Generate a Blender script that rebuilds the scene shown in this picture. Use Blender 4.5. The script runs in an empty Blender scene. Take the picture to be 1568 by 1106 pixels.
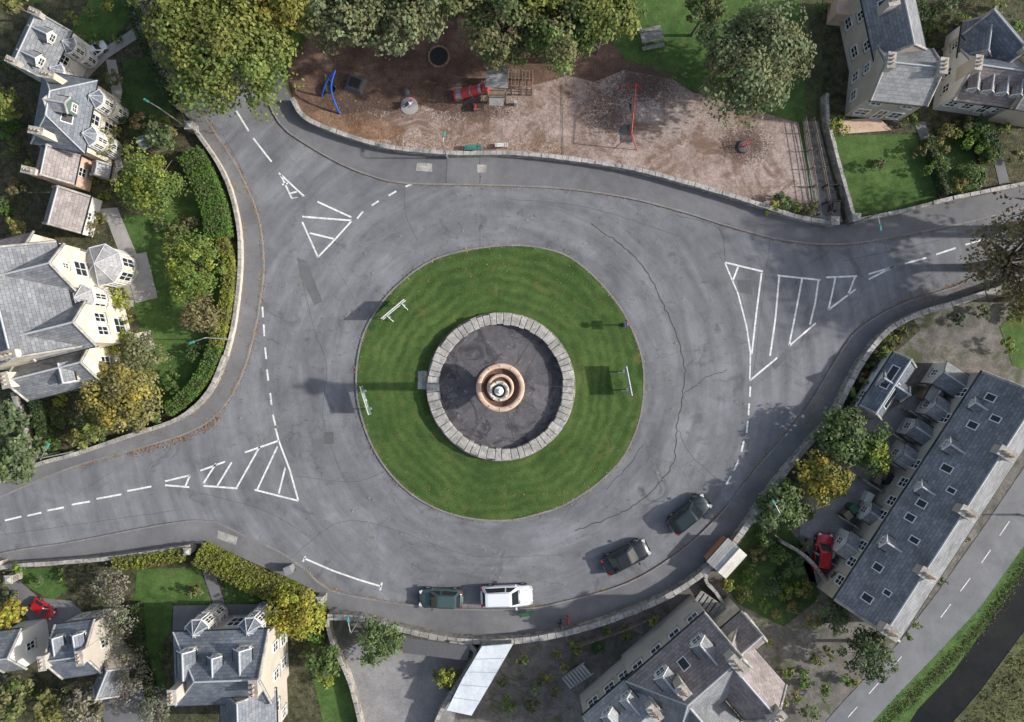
import bpy, math, random
import numpy as np
from mathutils import Vector, Matrix
from mathutils.geometry import tessellate_polygon
random.seed(7); rng=np.random.default_rng(7)
S=17.8; CX,CY=784.0,553.0; H=60.0
def G(px,py,z=0.0):
    k=(H-z)/H
    return ((px-CX)/S*k, -(py-CY)/S*k)
scene=bpy.context.scene
col=scene.collection
# ------------------------------------------------------------------ materials
MATS={}
def newmat(name):
    m=bpy.data.materials.new(name); m.use_nodes=True
    nt=m.node_tree; nt.nodes.clear()
    out=nt.nodes.new('ShaderNodeOutputMaterial'); b=nt.nodes.new('ShaderNodeBsdfPrincipled')
    nt.links.new(b.outputs[0],out.inputs[0]); MATS[name]=m
    return m,nt,b,out
def N(nt,t,**kw):
    n=nt.nodes.new(t)
    for k,v in kw.items(): setattr(n,k,v)
    return n
def noise(nt,vec,scale,detail=4,rough=.6,dist=0):
    n=N(nt,'ShaderNodeTexNoise'); n.inputs['Scale'].default_value=scale; n.inputs['Detail'].default_value=min(detail,4)
    n.inputs['Roughness'].default_value=rough; n.inputs['Distortion'].default_value=dist
    if vec is not None: nt.links.new(vec,n.inputs['Vector'])
    return n.outputs['Fac']
def ramp(nt,fac,stops):
    r=N(nt,'ShaderNodeValToRGB'); e=r.color_ramp.elements
    while len(e)<len(stops): e.new(.5)
    for i,(p,c) in enumerate(stops):
        e[i].position=p; e[i].color=(c[0],c[1],c[2],1) if not isinstance(c,(int,float)) else (c,c,c,1)
    nt.links.new(fac,r.inputs[0]); return r.outputs[0]
def mul(nt,a,b,fac=1.0,mode='MULTIPLY'):
    m=N(nt,'ShaderNodeMixRGB',blend_type=mode)
    for i,x in ((1,a),(2,b)):
        if isinstance(x,tuple): m.inputs[i].default_value=(x[0],x[1],x[2],1)
        else: nt.links.new(x,m.inputs[i])
    if isinstance(fac,(int,float)): m.inputs[0].default_value=fac
    else: nt.links.new(fac,m.inputs[0])
    return m.outputs[0]
def mth(nt,op,a,b=None,c=None):
    m=N(nt,'ShaderNodeMath',operation=op)
    for i,x in enumerate((a,b,c)):
        if x is None: continue
        if isinstance(x,(int,float)): m.inputs[i].default_value=x
        else: nt.links.new(x,m.inputs[i])
    return m.outputs[0]
def bump(nt,b,h,strength=.3,dist=.05):
    n=N(nt,'ShaderNodeBump'); n.inputs['Strength'].default_value=strength; n.inputs['Distance'].default_value=dist
    nt.links.new(h,n.inputs['Height']); nt.links.new(n.outputs[0],b.inputs['Normal'])
def pos(nt): return N(nt,'ShaderNodeNewGeometry').outputs['Position']
def surf(name,c1,c2,big=.3,fine=12,fa=.35,rough=.9,cell=0,cella=.5,bs=.3,bd=.03,mid=None,lo=.35,hi=.65,spot=None):
    m,nt,b,o=newmat(name); p=pos(nt)
    f=noise(nt,p,big,4,.65,.3)
    c=ramp(nt,f,[(lo,c1),(hi,c2)])
    fn=noise(nt,p,fine,3,.7)
    c=mul(nt,c,ramp(nt,fn,[(.25,1-fa),(.75,1+fa)]))
    if mid:
        fm=noise(nt,p,mid[0],3,.6,.6); c=mul(nt,c,ramp(nt,fm,[(.35,1-mid[1]),(.65,1+mid[1])]))
    if spot:
        c=mul(nt,c,spot[1],ramp(nt,noise(nt,p,spot[0],4,.75,.8),[(spot[2],0.0),(spot[2]+.1,spot[3])]),'MIX')
    if cell:
        v=N(nt,'ShaderNodeTexVoronoi'); v.inputs['Scale'].default_value=cell; nt.links.new(p,v.inputs['Vector'])
        hs=N(nt,'ShaderNodeSeparateColor'); nt.links.new(v.outputs['Color'],hs.inputs[0])
        c=mul(nt,c,ramp(nt,hs.outputs[0],[(0,1-cella),(1,1+cella)]))
    nt.links.new(c,b.inputs['Base Color']); b.inputs['Roughness'].default_value=rough
    b.inputs['Specular IOR Level'].default_value=.25
    bump(nt,b,fn,bs,bd); return m
def plain(name,c,rough=.6,metal=0,coat=0,var=.12,vs=6):
    m,nt,b,o=newmat(name); p=pos(nt)
    cc=mul(nt,tuple(c),ramp(nt,noise(nt,p,vs,2),[(.3,1-var),(.7,1+var)]))
    nt.links.new(cc,b.inputs['Base Color']); b.inputs['Roughness'].default_value=rough
    b.inputs['Metallic'].default_value=metal; b.inputs['Coat Weight'].default_value=coat
    return m
def asphalt(name,c1,c2,crack=True,dark=.6):
    m,nt,b,o=newmat(name); p=pos(nt)
    c=ramp(nt,noise(nt,p,.11,4,.66,.9),[(.36,c1),(.62,c2)])
    c=mul(nt,c,ramp(nt,noise(nt,p,.6,4,.7,.5),[(.3,.86),(.7,1.13)]))
    fn=noise(nt,p,13,3,.75); c=mul(nt,c,ramp(nt,fn,[(.25,.84),(.75,1.16)]))
    if crack:
        sb_=N(nt,'ShaderNodeVectorMath',operation='SUBTRACT'); nt.links.new(p,sb_.inputs[0]); sb_.inputs[1].default_value=(-1.0,-2.1,.02)
        ln_=N(nt,'ShaderNodeVectorMath',operation='LENGTH'); nt.links.new(sb_.outputs[0],ln_.inputs[0]); r=ln_.outputs['Value']
        nr=N(nt,'ShaderNodeVectorMath',operation='NORMALIZE'); nt.links.new(sb_.outputs[0],nr.inputs[0])
        sp=N(nt,'ShaderNodeSeparateXYZ'); nt.links.new(nr.outputs[0],sp.inputs[0])
        cb=N(nt,'ShaderNodeCombineXYZ'); nt.links.new(mth(nt,'MULTIPLY',r,.75),cb.inputs[0]); nt.links.new(mth(nt,'MULTIPLY',sp.outputs[0],2.4),cb.inputs[1]); nt.links.new(mth(nt,'MULTIPLY',sp.outputs[1],2.4),cb.inputs[2])
        c=mul(nt,c,ramp(nt,noise(nt,cb.outputs[0],1.0,4,.62,.4),[(.32,.76),(.5,.98),(.68,1.20)]))
        c=mul(nt,c,(.075,.077,.083),ramp(nt,noise(nt,p,.33,4,.72,1.2),[(.58,0.0),(.69,.5)]),'MIX')
        dv=N(nt,'ShaderNodeMixRGB',blend_type='ADD'); dv.inputs[0].default_value=.9; nt.links.new(p,dv.inputs[1])
        nn=N(nt,'ShaderNodeTexNoise'); nn.inputs['Scale'].default_value=.8; nn.inputs['Detail'].default_value=4; nt.links.new(p,nn.inputs['Vector']); nt.links.new(nn.outputs['Color'],dv.inputs[2])
        v=N(nt,'ShaderNodeTexVoronoi',feature='DISTANCE_TO_EDGE'); v.inputs['Scale'].default_value=.14; nt.links.new(dv.outputs[0],v.inputs['Vector'])
        ck=ramp(nt,v.outputs[0],[(.0,dark),(.005,1.0)])
        msk=ramp(nt,noise(nt,p,.11,2),[(.50,0.0),(.58,.8)])
        c=mul(nt,c,ck,msk)
    nt.links.new(c,b.inputs['Base Color']); b.inputs['Roughness'].default_value=.88; b.inputs['Specular IOR Level'].default_value=.3
    bump(nt,b,fn,.25,.02); return m
asphalt('asphalt_road',(.162,.166,.178),(.212,.215,.228))
asphalt('asphalt_pavement',(.14,.14,.147),(.195,.194,.20),False)
asphalt('asphalt_patch',(.11,.11,.118),(.145,.145,.153),False)
asphalt('asphalt_lane',(.15,.155,.165),(.20,.203,.212),False)
surf('lawn',(.052,.105,.026),(.088,.148,.038),.3,9,.35,mid=(1.2,.2),bs=.6,bd=.05,spot=(.7,(.13,.13,.05),.6,.5))
surf('lawn_dark',(.038,.073,.022),(.062,.105,.032),.3,9,.4,mid=(1.2,.2),bs=.6,bd=.05)
surf('rough_ground',(.07,.075,.035),(.11,.12,.045),.12,6,.5,mid=(.9,.3),bs=.6,bd=.08)
surf('garden_bed',(.045,.055,.025),(.10,.09,.055),.8,8,.55,mid=(2.0,.4),bs=.8,bd=.1)
surf('earth_yard',(.12,.11,.10),(.19,.175,.16),.3,8,.35,mid=(1.2,.2),spot=(.35,(.07,.085,.035),.52,.8))
surf('gravel_drive',(.22,.215,.215),(.30,.29,.285),.3,11,.3,mid=(.9,.1))
surf('bark_gravel',(.26,.19,.155),(.40,.325,.29),.14,7,.40,mid=(1.6,.18),bs=.5,bd=.05,spot=(.30,(.17,.105,.075),.50,.8))
surf('woodchip_shade_dark',(.095,.058,.042),(.18,.112,.085),.35,8,.4,mid=(1,.2),bs=.5,bd=.05)  # dark soil brown, deepened to paint in shade below the playground trees
surf('woodchip_orange',(.17,.10,.065),(.30,.19,.135),.4,8,.4,mid=(1.2,.22),bs=.5,bd=.05)
surf('kerb_stone',(.19,.185,.18),(.26,.25,.24),.8,7,.3)
surf('rubble_stone',(.22,.20,.17),(.34,.31,.27),1.0,6,.35,cell=3.2,cella=.35,bs=.8,bd=.06)
surf('coping_stone',(.29,.28,.26),(.44,.42,.39),1.2,7,.3,cell=1.6,cella=.2,bs=.5,spot=(1.1,(.14,.14,.12),.56,.6))
surf('pale_stone',(.42,.38,.31),(.60,.55,.46),.8,9,.2,cell=2.2,cella=.12)
surf('sandstone',(.56,.50,.39),(.72,.66,.54),.7,6,.15,cell=2.4,cella=.12,spot=(.8,(.33,.28,.2),.6,.4))
surf('beige_render',(.42,.375,.31),(.50,.455,.39),.5,14,.1)
surf('white_render',(.60,.59,.56),(.70,.69,.66),.5,14,.08)
surf('terracotta_stone',(.52,.36,.26),(.66,.49,.38),1.5,10,.2)
surf('concrete_slab',(.30,.29,.275),(.40,.38,.365),.8,10,.15)
surf('pale_roof',(.55,.60,.64),(.72,.75,.78),.3,4,.12,rough=.5,mid=(.5,.1))
surf('line_paint',(.66,.66,.64),(.80,.80,.78),1.2,9,.22,mid=(3,.18),rough=.7,spot=(2.5,(.3,.3,.3),.60,.7))
surf('water',(.010,.012,.012),(.025,.024,.02),.2,3,.2,rough=.12,bs=.1)
surf('bark',(.10,.08,.06),(.18,.15,.12),2,12,.3)
surf('timber',(.20,.16,.12),(.30,.24,.18),1.5,12,.3)
surf('timber_grey',(.22,.21,.20),(.34,.33,.31),1.5,12,.3)
surf('seam',(.06,.058,.057),(.105,.10,.097),1.2,10,.4)
m,nt,b,o=newmat('mown_lawn'); p=pos(nt)
IC=G(767,592)
d=N(nt,'ShaderNodeVectorMath',operation='DISTANCE'); d.inputs[1].default_value=(IC[0],IC[1],.1); nt.links.new(p,d.inputs[0])
a_=mth(nt,'MULTIPLY_ADD',noise(nt,p,.16,3),3.0,d.outputs['Value'])
a_=mth(nt,'MULTIPLY_ADD',noise(nt,p,1.5,2),.35,a_)
sn=mth(nt,'SINE',mth(nt,'MULTIPLY',a_,7.0))
mr=N(nt,'ShaderNodeMapRange'); nt.links.new(sn,mr.inputs[0]); mr.inputs[1].default_value=-1; mr.inputs[2].default_value=1
c=ramp(nt,noise(nt,p,.22,4,.65),[(.35,(.047,.088,.025)),(.64,(.082,.130,.038))])
sa=ramp(nt,noise(nt,p,.13,2),[(.4,.35),(.6,1.0)])
c=mul(nt,c,ramp(nt,mr.outputs[0],[(.1,.83),(.9,1.17)]),sa)
fn=noise(nt,p,8,4,.75); c=mul(nt,c,ramp(nt,fn,[(.25,.68),(.75,1.32)]))
c=mul(nt,c,ramp(nt,noise(nt,p,1.3,4,.7,.4),[(.3,.82),(.7,1.16)]))
wn=ramp(nt,noise(nt,p,.5,4,.7,1),[(.57,0.0),(.71,.6)])
c=mul(nt,c,(.15,.135,.05),wn,'MIX')
nt.links.new(c,b.inputs['Base Color']); b.inputs['Roughness'].default_value=.95; b.inputs['Specular IOR Level'].default_value=.1
bump(nt,b,fn,.6,.06)
m,nt,b,o=newmat('cracked_paving'); p=pos(nt)
dv=N(nt,'ShaderNodeMixRGB',blend_type='ADD'); dv.inputs[0].default_value=.35; nt.links.new(p,dv.inputs[1])
nn=N(nt,'ShaderNodeTexNoise'); nn.inputs['Scale'].default_value=2; nt.links.new(p,nn.inputs['Vector']); nt.links.new(nn.outputs['Color'],dv.inputs[2])
v=N(nt,'ShaderNodeTexVoronoi'); v.inputs['Scale'].default_value=.33; nt.links.new(dv.outputs[0],v.inputs['Vector'])
v2=N(nt,'ShaderNodeTexVoronoi',feature='DISTANCE_TO_EDGE'); v2.inputs['Scale'].default_value=.33; nt.links.new(dv.outputs[0],v2.inputs['Vector'])
sc=N(nt,'ShaderNodeSeparateColor'); nt.links.new(v.outputs['Color'],sc.inputs[0])
c=ramp(nt,sc.outputs[0],[(0,(.095,.092,.102)),(1,(.145,.138,.15))])
c=mul(nt,c,ramp(nt,v2.outputs[0],[(.0,.5),(.008,1.0)]))
c=mul(nt,c,ramp(nt,noise(nt,p,.8,4,.7,.6),[(.3,.66),(.7,1.22)])); fn=noise(nt,p,12,3,.7); c=mul(nt,c,ramp(nt,fn,[(.25,.8),(.75,1.2)]))
c=mul(nt,c,(.030,.031,.036),ramp(nt,noise(nt,p,.45,4,.7,.9),[(.52,0.0),(.60,.75)]),'MIX')
c=mul(nt,c,(.28,.27,.26),ramp(nt,noise(nt,p,2.2,3,.7,.5),[(.64,0.0),(.68,.55)]),'MIX')
nt.links.new(c,b.inputs['Base Color']); b.inputs['Roughness'].default_value=.8; bump(nt,b,fn,.3,.03)
def slate(name,c1,c2,mort=(.04,.04,.045),bw=.45,rh=.26,lich=.35,lc=(.34,.34,.32)):
    m,nt,b,o=newmat(name); uv=N(nt,'ShaderNodeUVMap').outputs[0]; p=pos(nt)
    br=N(nt,'ShaderNodeTexBrick'); nt.links.new(uv,br.inputs['Vector']); br.inputs['Scale'].default_value=1
    br.inputs['Brick Width'].default_value=bw; br.inputs['Row Height'].default_value=rh; br.inputs['Mortar Size'].default_value=.012
    br.inputs['Color1'].default_value=(*c1,1); br.inputs['Color2'].default_value=(*c2,1); br.inputs['Mortar'].default_value=(*mort,1)
    c=mul(nt,br.outputs['Color'],ramp(nt,noise(nt,p,.5,4,.7,.4),[(.3,.72),(.7,1.27)]))
    c=mul(nt,c,ramp(nt,noise(nt,p,9,3,.7),[(.25,.82),(.75,1.18)]))
    l=ramp(nt,noise(nt,p,1.1,4,.75,.6),[(.53,0.0),(.68,lich)]); c=mul(nt,c,lc,l,'MIX')
    nt.links.new(c,b.inputs['Base Color']); b.inputs['Roughness'].default_value=.62
    bump(nt,b,br.outputs['Fac'],-.3,.02); return m
slate('slate_blue',(.105,.125,.155),(.165,.185,.215))
slate('slate_light',(.27,.27,.275),(.37,.37,.37),(.14,.14,.14),.5,.3)
slate('slate_brown',(.21,.175,.17),(.30,.26,.25),(.08,.07,.07))
slate('slate_mid',(.15,.16,.175),(.235,.245,.26),(.06,.06,.065))
slate('boards',(.50,.48,.43),(.58,.56,.50),(.3,.28,.26),4,.22,.1)
plain('lead',(.42,.44,.46),.5,0); plain('white_paint',(.72,.72,.70),.5); plain('cream_paint',(.6,.52,.36),.5)
plain('chimney_pot',(.50,.38,.26),.8); plain('glass_dark',(.02,.025,.03),.08,0,0,.3); plain('glass_sky',(.10,.14,.18),.08)
plain('rubber',(.02,.02,.022),.85); plain('alloy',(.45,.46,.48),.35,.8); plain('black_plastic',(.025,.025,.027),.5)
plain('car_green',(.07,.12,.115),.3,.3,.6,.03); plain('car_white',(.74,.76,.78),.3,0,.6,.02); plain('car_black',(.022,.026,.03),.25,.2,.6,.03)
plain('car_dark_green',(.025,.04,.042),.25,.3,.6,.03); plain('car_red',(.50,.012,.02),.3,.1,.6,.03); plain('car_navy',(.02,.03,.05),.25,.2,.6)
plain('lamp_red',(.4,.01,.01),.3); plain('lamp_clear',(.6,.62,.62),.2)
plain('red_paint',(.55,.05,.05),.4); plain('blue_paint',(.01,.12,.6),.4); plain('teal_paint',(.05,.25,.22),.5); plain('steel',(.35,.36,.37),.4,.6)
plain('sign_grey',(.30,.31,.32),.5,.3); plain('sign_green',(.10,.16,.13),.5); plain('skin',(.5,.3,.22),.6); plain('jacket_dark',(.02,.025,.04),.9); plain('hair',(.04,.025,.015),.8)
plain('orange_wall',(.50,.22,.11),.8); plain('green_plastic',(.03,.12,.06),.5); plain('rubber_mat',(.10,.10,.105),.9); plain('cloth_red',(.4,.05,.06),.9)
m,nt,b,o=newmat('foliage')
at=N(nt,'ShaderNodeAttribute',attribute_name='Col')
nt.links.new(at.outputs['Color'],b.inputs['Base Color']); b.inputs['Roughness'].default_value=.6; b.inputs['Specular IOR Level'].default_value=.25
tr=N(nt,'ShaderNodeBsdfTranslucent'); nt.links.new(at.outputs['Color'],tr.inputs['Color'])
mx=N(nt,'ShaderNodeMixShader'); mx.inputs[0].default_value=.35; nt.links.new(b.outputs[0],mx.inputs[1]); nt.links.new(tr.outputs[0],mx.inputs[2]); nt.links.new(mx.outputs[0],o.inputs[0])
m,nt,b,o=newmat('leaf_litter'); at=N(nt,'ShaderNodeAttribute',attribute_name='Col'); nt.links.new(at.outputs['Color'],b.inputs['Base Color']); b.inputs['Roughness'].default_value=.8
# ------------------------------------------------------------------ mesh builder
class B:
    def __init__(s,T=None): s.v=[];s.f=[];s.m=[];s.mats=[];s.T=T or Matrix.Identity(4); s.sm=[]
    def mi(s,n):
        if n not in s.mats: s.mats.append(n)
        return s.mats.index(n)
    def face(s,pts,mat,T=None,smooth=False):
        T=s.T if T is None else s.T@T
        i=len(s.v); s.v+= [tuple(T@Vector(p)) for p in pts]; s.f.append(tuple(range(i,i+len(pts)))); s.m.append(s.mi(mat)); s.sm.append(smooth)
    def mesh(s,pts,faces,mat,T=None,smooth=False):
        T=s.T if T is None else s.T@T
        i=len(s.v); s.v+=[tuple(T@Vector(p)) for p in pts]
        for f in faces: s.f.append(tuple(i+k for k in f)); s.m.append(s.mi(mat)); s.sm.append(smooth)
    def box(s,c,d,mat,rz=0,T=None,taper=1.0):
        x,y,z=[k/2 for k in d]; R=Matrix.Translation(c)@Matrix.Rotation(rz,4,'Z'); t=taper
        P=[(-x,-y,-z),(x,-y,-z),(x,y,-z),(-x,y,-z),(-x*t,-y*t,z),(x*t,-y*t,z),(x*t,y*t,z),(-x*t,y*t,z)]
        s.mesh(P,[(3,2,1,0),(4,5,6,7),(0,1,5,4),(1,2,6,5),(2,3,7,6),(3,0,4,7)],mat,(T@R) if T else R)
    def tube(s,p0,p1,r0,r1,mat,n=8,T=None,cap=True):
        p0=Vector(p0);p1=Vector(p1);d=(p1-p0)
        if d.length<1e-6: return
        q=d.to_track_quat('Z','Y').to_matrix(); P=[]
        for p,r in((p0,r0),(p1,r1)):
            for k in range(n):
                a=2*math.pi*k/n; P.append(tuple(p+q@Vector((r*math.cos(a),r*math.sin(a),0))))
        F=[(k,(k+1)%n,n+(k+1)%n,n+k) for k in range(n)]
        s.mesh(P,F,mat,T,True)
        if cap: s.mesh(P,[tuple(range(n,2*n)),tuple(range(n-1,-1,-1))],mat,T)
    def pipe(s,pts,r,mat,n=8,T=None):
        for a,b_ in zip(pts[:-1],pts[1:]): s.tube(a,b_,r,r,mat,n,T)
    def lathe(s,prof,mat,n=40,T=None,smooth=True,flute=0):
        P=[];F=[]
        for r,z in prof:
            for k in range(n): a=2*math.pi*k/n; P.append((r*math.cos(a),r*math.sin(a),z))
        for i in range(len(prof)-1):
            for k in range(n): F.append((i*n+k,i*n+(k+1)%n,(i+1)*n+(k+1)%n,(i+1)*n+k))
        s.mesh(P,F,mat,T,smooth)
    def build(s,name,parent=None,bevel=0):
        me=bpy.data.meshes.new(name); me.from_pydata(s.v,[],s.f)
        for n in s.mats: me.materials.append(MATS[n])
        me.polygons.foreach_set('material_index',s.m); me.polygons.foreach_set('use_smooth',s.sm)
        uv=me.uv_layers.new(name='UVMap'); data=np.zeros((len(me.loops),2),dtype=np.float32)
        for pl in me.polygons:
            n=pl.normal; u=Vector((0,0,1)).cross(n)
            u=Vector((1,0,0)) if u.length<.05 else u.normalized()
            w=n.cross(u)
            for li in pl.loop_indices:
                co=me.vertices[me.loops[li].vertex_index].co; data[li]=(co.dot(u),co.dot(w))
        uv.data.foreach_set('uv',data.ravel())
        ob=bpy.data.objects.new(name,me); col.objects.link(ob)
        if parent: ob.parent=parent
        if bevel:
            md=ob.modifiers.new('bevel','BEVEL'); md.width=bevel; md.segments=2; md.limit_method='ANGLE'
        return ob
def empty(name,loc=(0,0,0)):
    e=bpy.data.objects.new(name,None); col.objects.link(e); e.empty_display_size=.5; return e
def catmull(P,step=.6,closed=False):
    P=[Vector((p[0],p[1])) for p in P]; out=[]; n=len(P)
    rngi=range(n if closed else n-1)
    for i in rngi:
        if closed: a,b_,c,d=P[(i-1)%n],P[i],P[(i+1)%n],P[(i+2)%n]
        else: a,b_,c,d=P[max(i-1,0)],P[i],P[i+1],P[min(i+2,n-1)]
        k=max(1,int((c-b_).length/step)); k=min(k,40)
        for j in range(k):
            t=j/k
            out.append(.5*((2*b_)+(-a+c)*t+(2*a-5*b_+4*c-d)*t*t+(-a+3*b_-3*c+d)*t**3))
    if not closed: out.append(P[-1])
    return [(p.x,p.y) for p in out]
def W(pts): return [G(*p) for p in pts]
def sheet(name,pts,z,mat,z0=None,b=None):
    own=b is None
    if own: b=B()
    vs=[Vector((p[0],p[1],z)) for p in pts]
    tris=tessellate_polygon([vs])
    area=sum(vs[i].x*vs[(i+1)%len(vs)].y-vs[(i+1)%len(vs)].x*vs[i].y for i in range(len(vs)))
    F=[]
    for t in tris:
        a,c,d=[vs[k] for k in t]
        F.append(tuple(t) if (c-a).cross(d-a).z>0 else tuple(reversed(t)))
    b.mesh([tuple(v) for v in vs],F,mat)
    if z0 is not None:
        P=[tuple(v) for v in vs]+[(v.x,v.y,z0) for v in vs]; n=len(vs)
        F=[((i+1)%n,i,n+i,n+(i+1)%n) for i in range(n)] if area>0 else [(i,(i+1)%n,n+(i+1)%n,n+i) for i in range(n)]
        b.mesh(P,F,mat)
    if own: return b.build(name)
def offs(pts,d,closed=False):
    out=[];n=len(pts)
    for i,p in enumerate(pts):
        a=pts[(i-1)%n] if (closed or i>0) else p; c=pts[(i+1)%n] if (closed or i<n-1) else p
        t=Vector((c[0]-a[0],c[1]-a[1]))
        if t.length<1e-9: t=Vector((1,0))
        t.normalize(); out.append((p[0]-t.y*d,p[1]+t.x*d))
    return out
def ribbon(b,pts,w,z0,z1,mat,closed=False,jit=0,top=None):
    L=offs(pts,w/2,closed); R=offs(pts,-w/2,closed); n=len(pts)
    P=[]
    for i in range(n):
        jz=random.uniform(-jit,jit)
        P+=[(L[i][0],L[i][1],z0),(R[i][0],R[i][1],z0),(R[i][0],R[i][1],z1+jz),(L[i][0],L[i][1],z1+jz)]
    Fs=[];Ft=[]
    for i in range(n if closed else n-1):
        a=4*i; c=4*((i+1)%n)
        Ft.append((a+3,a+2,c+2,c+3)); Fs+=[(a+1,c+1,c+2,a+2),(c+0,a+0,a+3,c+3)]
    if not closed: Fs+=[(0,1,2,3),(4*n-1,4*n-2,4*n-3,4*n-4)]
    b.mesh(P,Ft,top or mat); b.mesh(P,Fs,mat)
def strip(b,pts,w,z,mat):
    L=offs(pts,w/2); R=offs(pts,-w/2); n=len(pts)
    b.mesh([(p[0],p[1],z) for p in L]+[(p[0],p[1],z) for p in R],[(n+i,n+i+1,i+1,i) for i in range(n-1)],mat)
# ------------------------------------------------------------------ ground
g=B(); R=900
g.face([(-R,-R,0),(R,-R,0),(R,R,0),(-R,R,0)],'rough_ground'); g.build('ground')
W1=[(120,-300),(170,-120),(215,10),(245,95),(282,172),(300,198),(345,266),(366,330),(372,400),(363,490),(350,545),(325,600),(280,640),(200,668),(120,695),(60,712),(0,740),(-120,800),(-500,930)]
W2=[(-500,1080),(-120,905),(0,866),(100,856),(180,848),(240,840),(300,832),(330,836),(390,862),(450,888),(492,912),(506,938),(560,941),(610,955),(700,972),(800,972),(900,952),(1000,915),(1060,880),(1110,835),(1150,782),(1180,738),(1240,667),(1265,640),(1290,592),(1312,552),(1350,506),(1400,480),(1460,462),(1568,425),(2100,300)]
W3=[(300,-300),(350,-100),(395,30),(430,115),(450,158),(470,185),(520,208),(600,231),(700,240),(780,240),(860,247),(960,262),(1050,285),(1140,312),(1210,335),(1265,345),(1300,342),(1380,325),(1450,307),(1568,283),(2100,130)]
K1=[(150,-300),(200,-120),(240,0),(272,90),(305,165),(325,197),(365,260),(395,330),(404,400),(400,450),(388,515),(368,580),(335,632),(290,662),(200,690),(110,716),(0,762),(-120,822),(-500,955)]
K2=[(-500,1055),(-120,888),(0,848),(110,830),(240,805),(300,797),(330,799),(370,818),(430,846),(470,874),(505,903),(600,922),(700,932),(800,932),(860,922),(960,893),(1040,845),(1100,790),(1160,715),(1230,632),(1290,535),(1320,500),(1380,466),(1460,440),(1568,402),(2100,275)]
K3=[(260,-300),(315,-100),(362,40),(400,130),(428,188),(460,215),(520,250),(570,270),(620,281),(750,284),(860,289),(960,303),(1050,326),(1110,345),(1200,368),(1290,374),(1400,357),(1568,318),(2100,165)]
w1,w2,w3=[catmull(W(x),.9) for x in (W1,W2,W3)]
k1,k2,k3=[catmull(W(x),.9) for x in (K1,K2,K3)]
sheet('road',w1+w2+list(reversed(w3)),.02,'asphalt_road')
pb=B()
for w,k in((w1,k1),(w2,k2),(w3,k3)):
    sheet('',w+list(reversed(k)),.12,'asphalt_pavement',0.0,pb)
pb.build('pavement')
kb=B()
for k in (k1,k2,k3): ribbon(kb,k,.14,0,.135,'kerb_stone')
ISL=[(790,376),(835,381),(872,394),(908,422),(935,452),(955,480),(972,515),(983,550),(986,590),(980,640),(965,680),(945,712),(905,748),(860,775),(820,788),(785,796),(740,796),(695,788),(655,772),(620,748),(590,715),(568,678),(553,635),(546,595),(548,550),(558,510),(575,478),(600,446),(640,412),(680,392),(735,380)]
isl=catmull(W(ISL),.6,True)
ribbon(kb,isl,.14,0,.12,'kerb_stone',True)
kb.build('kerb')
sheet('island_lawn',isl,.10,'mown_lawn')
def zone(name,mat,pts,z=.05,sm=0):
    p=W(pts)
    if sm: p=catmull(p,.7,True)
    sheet(name,p,z,mat)
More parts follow.
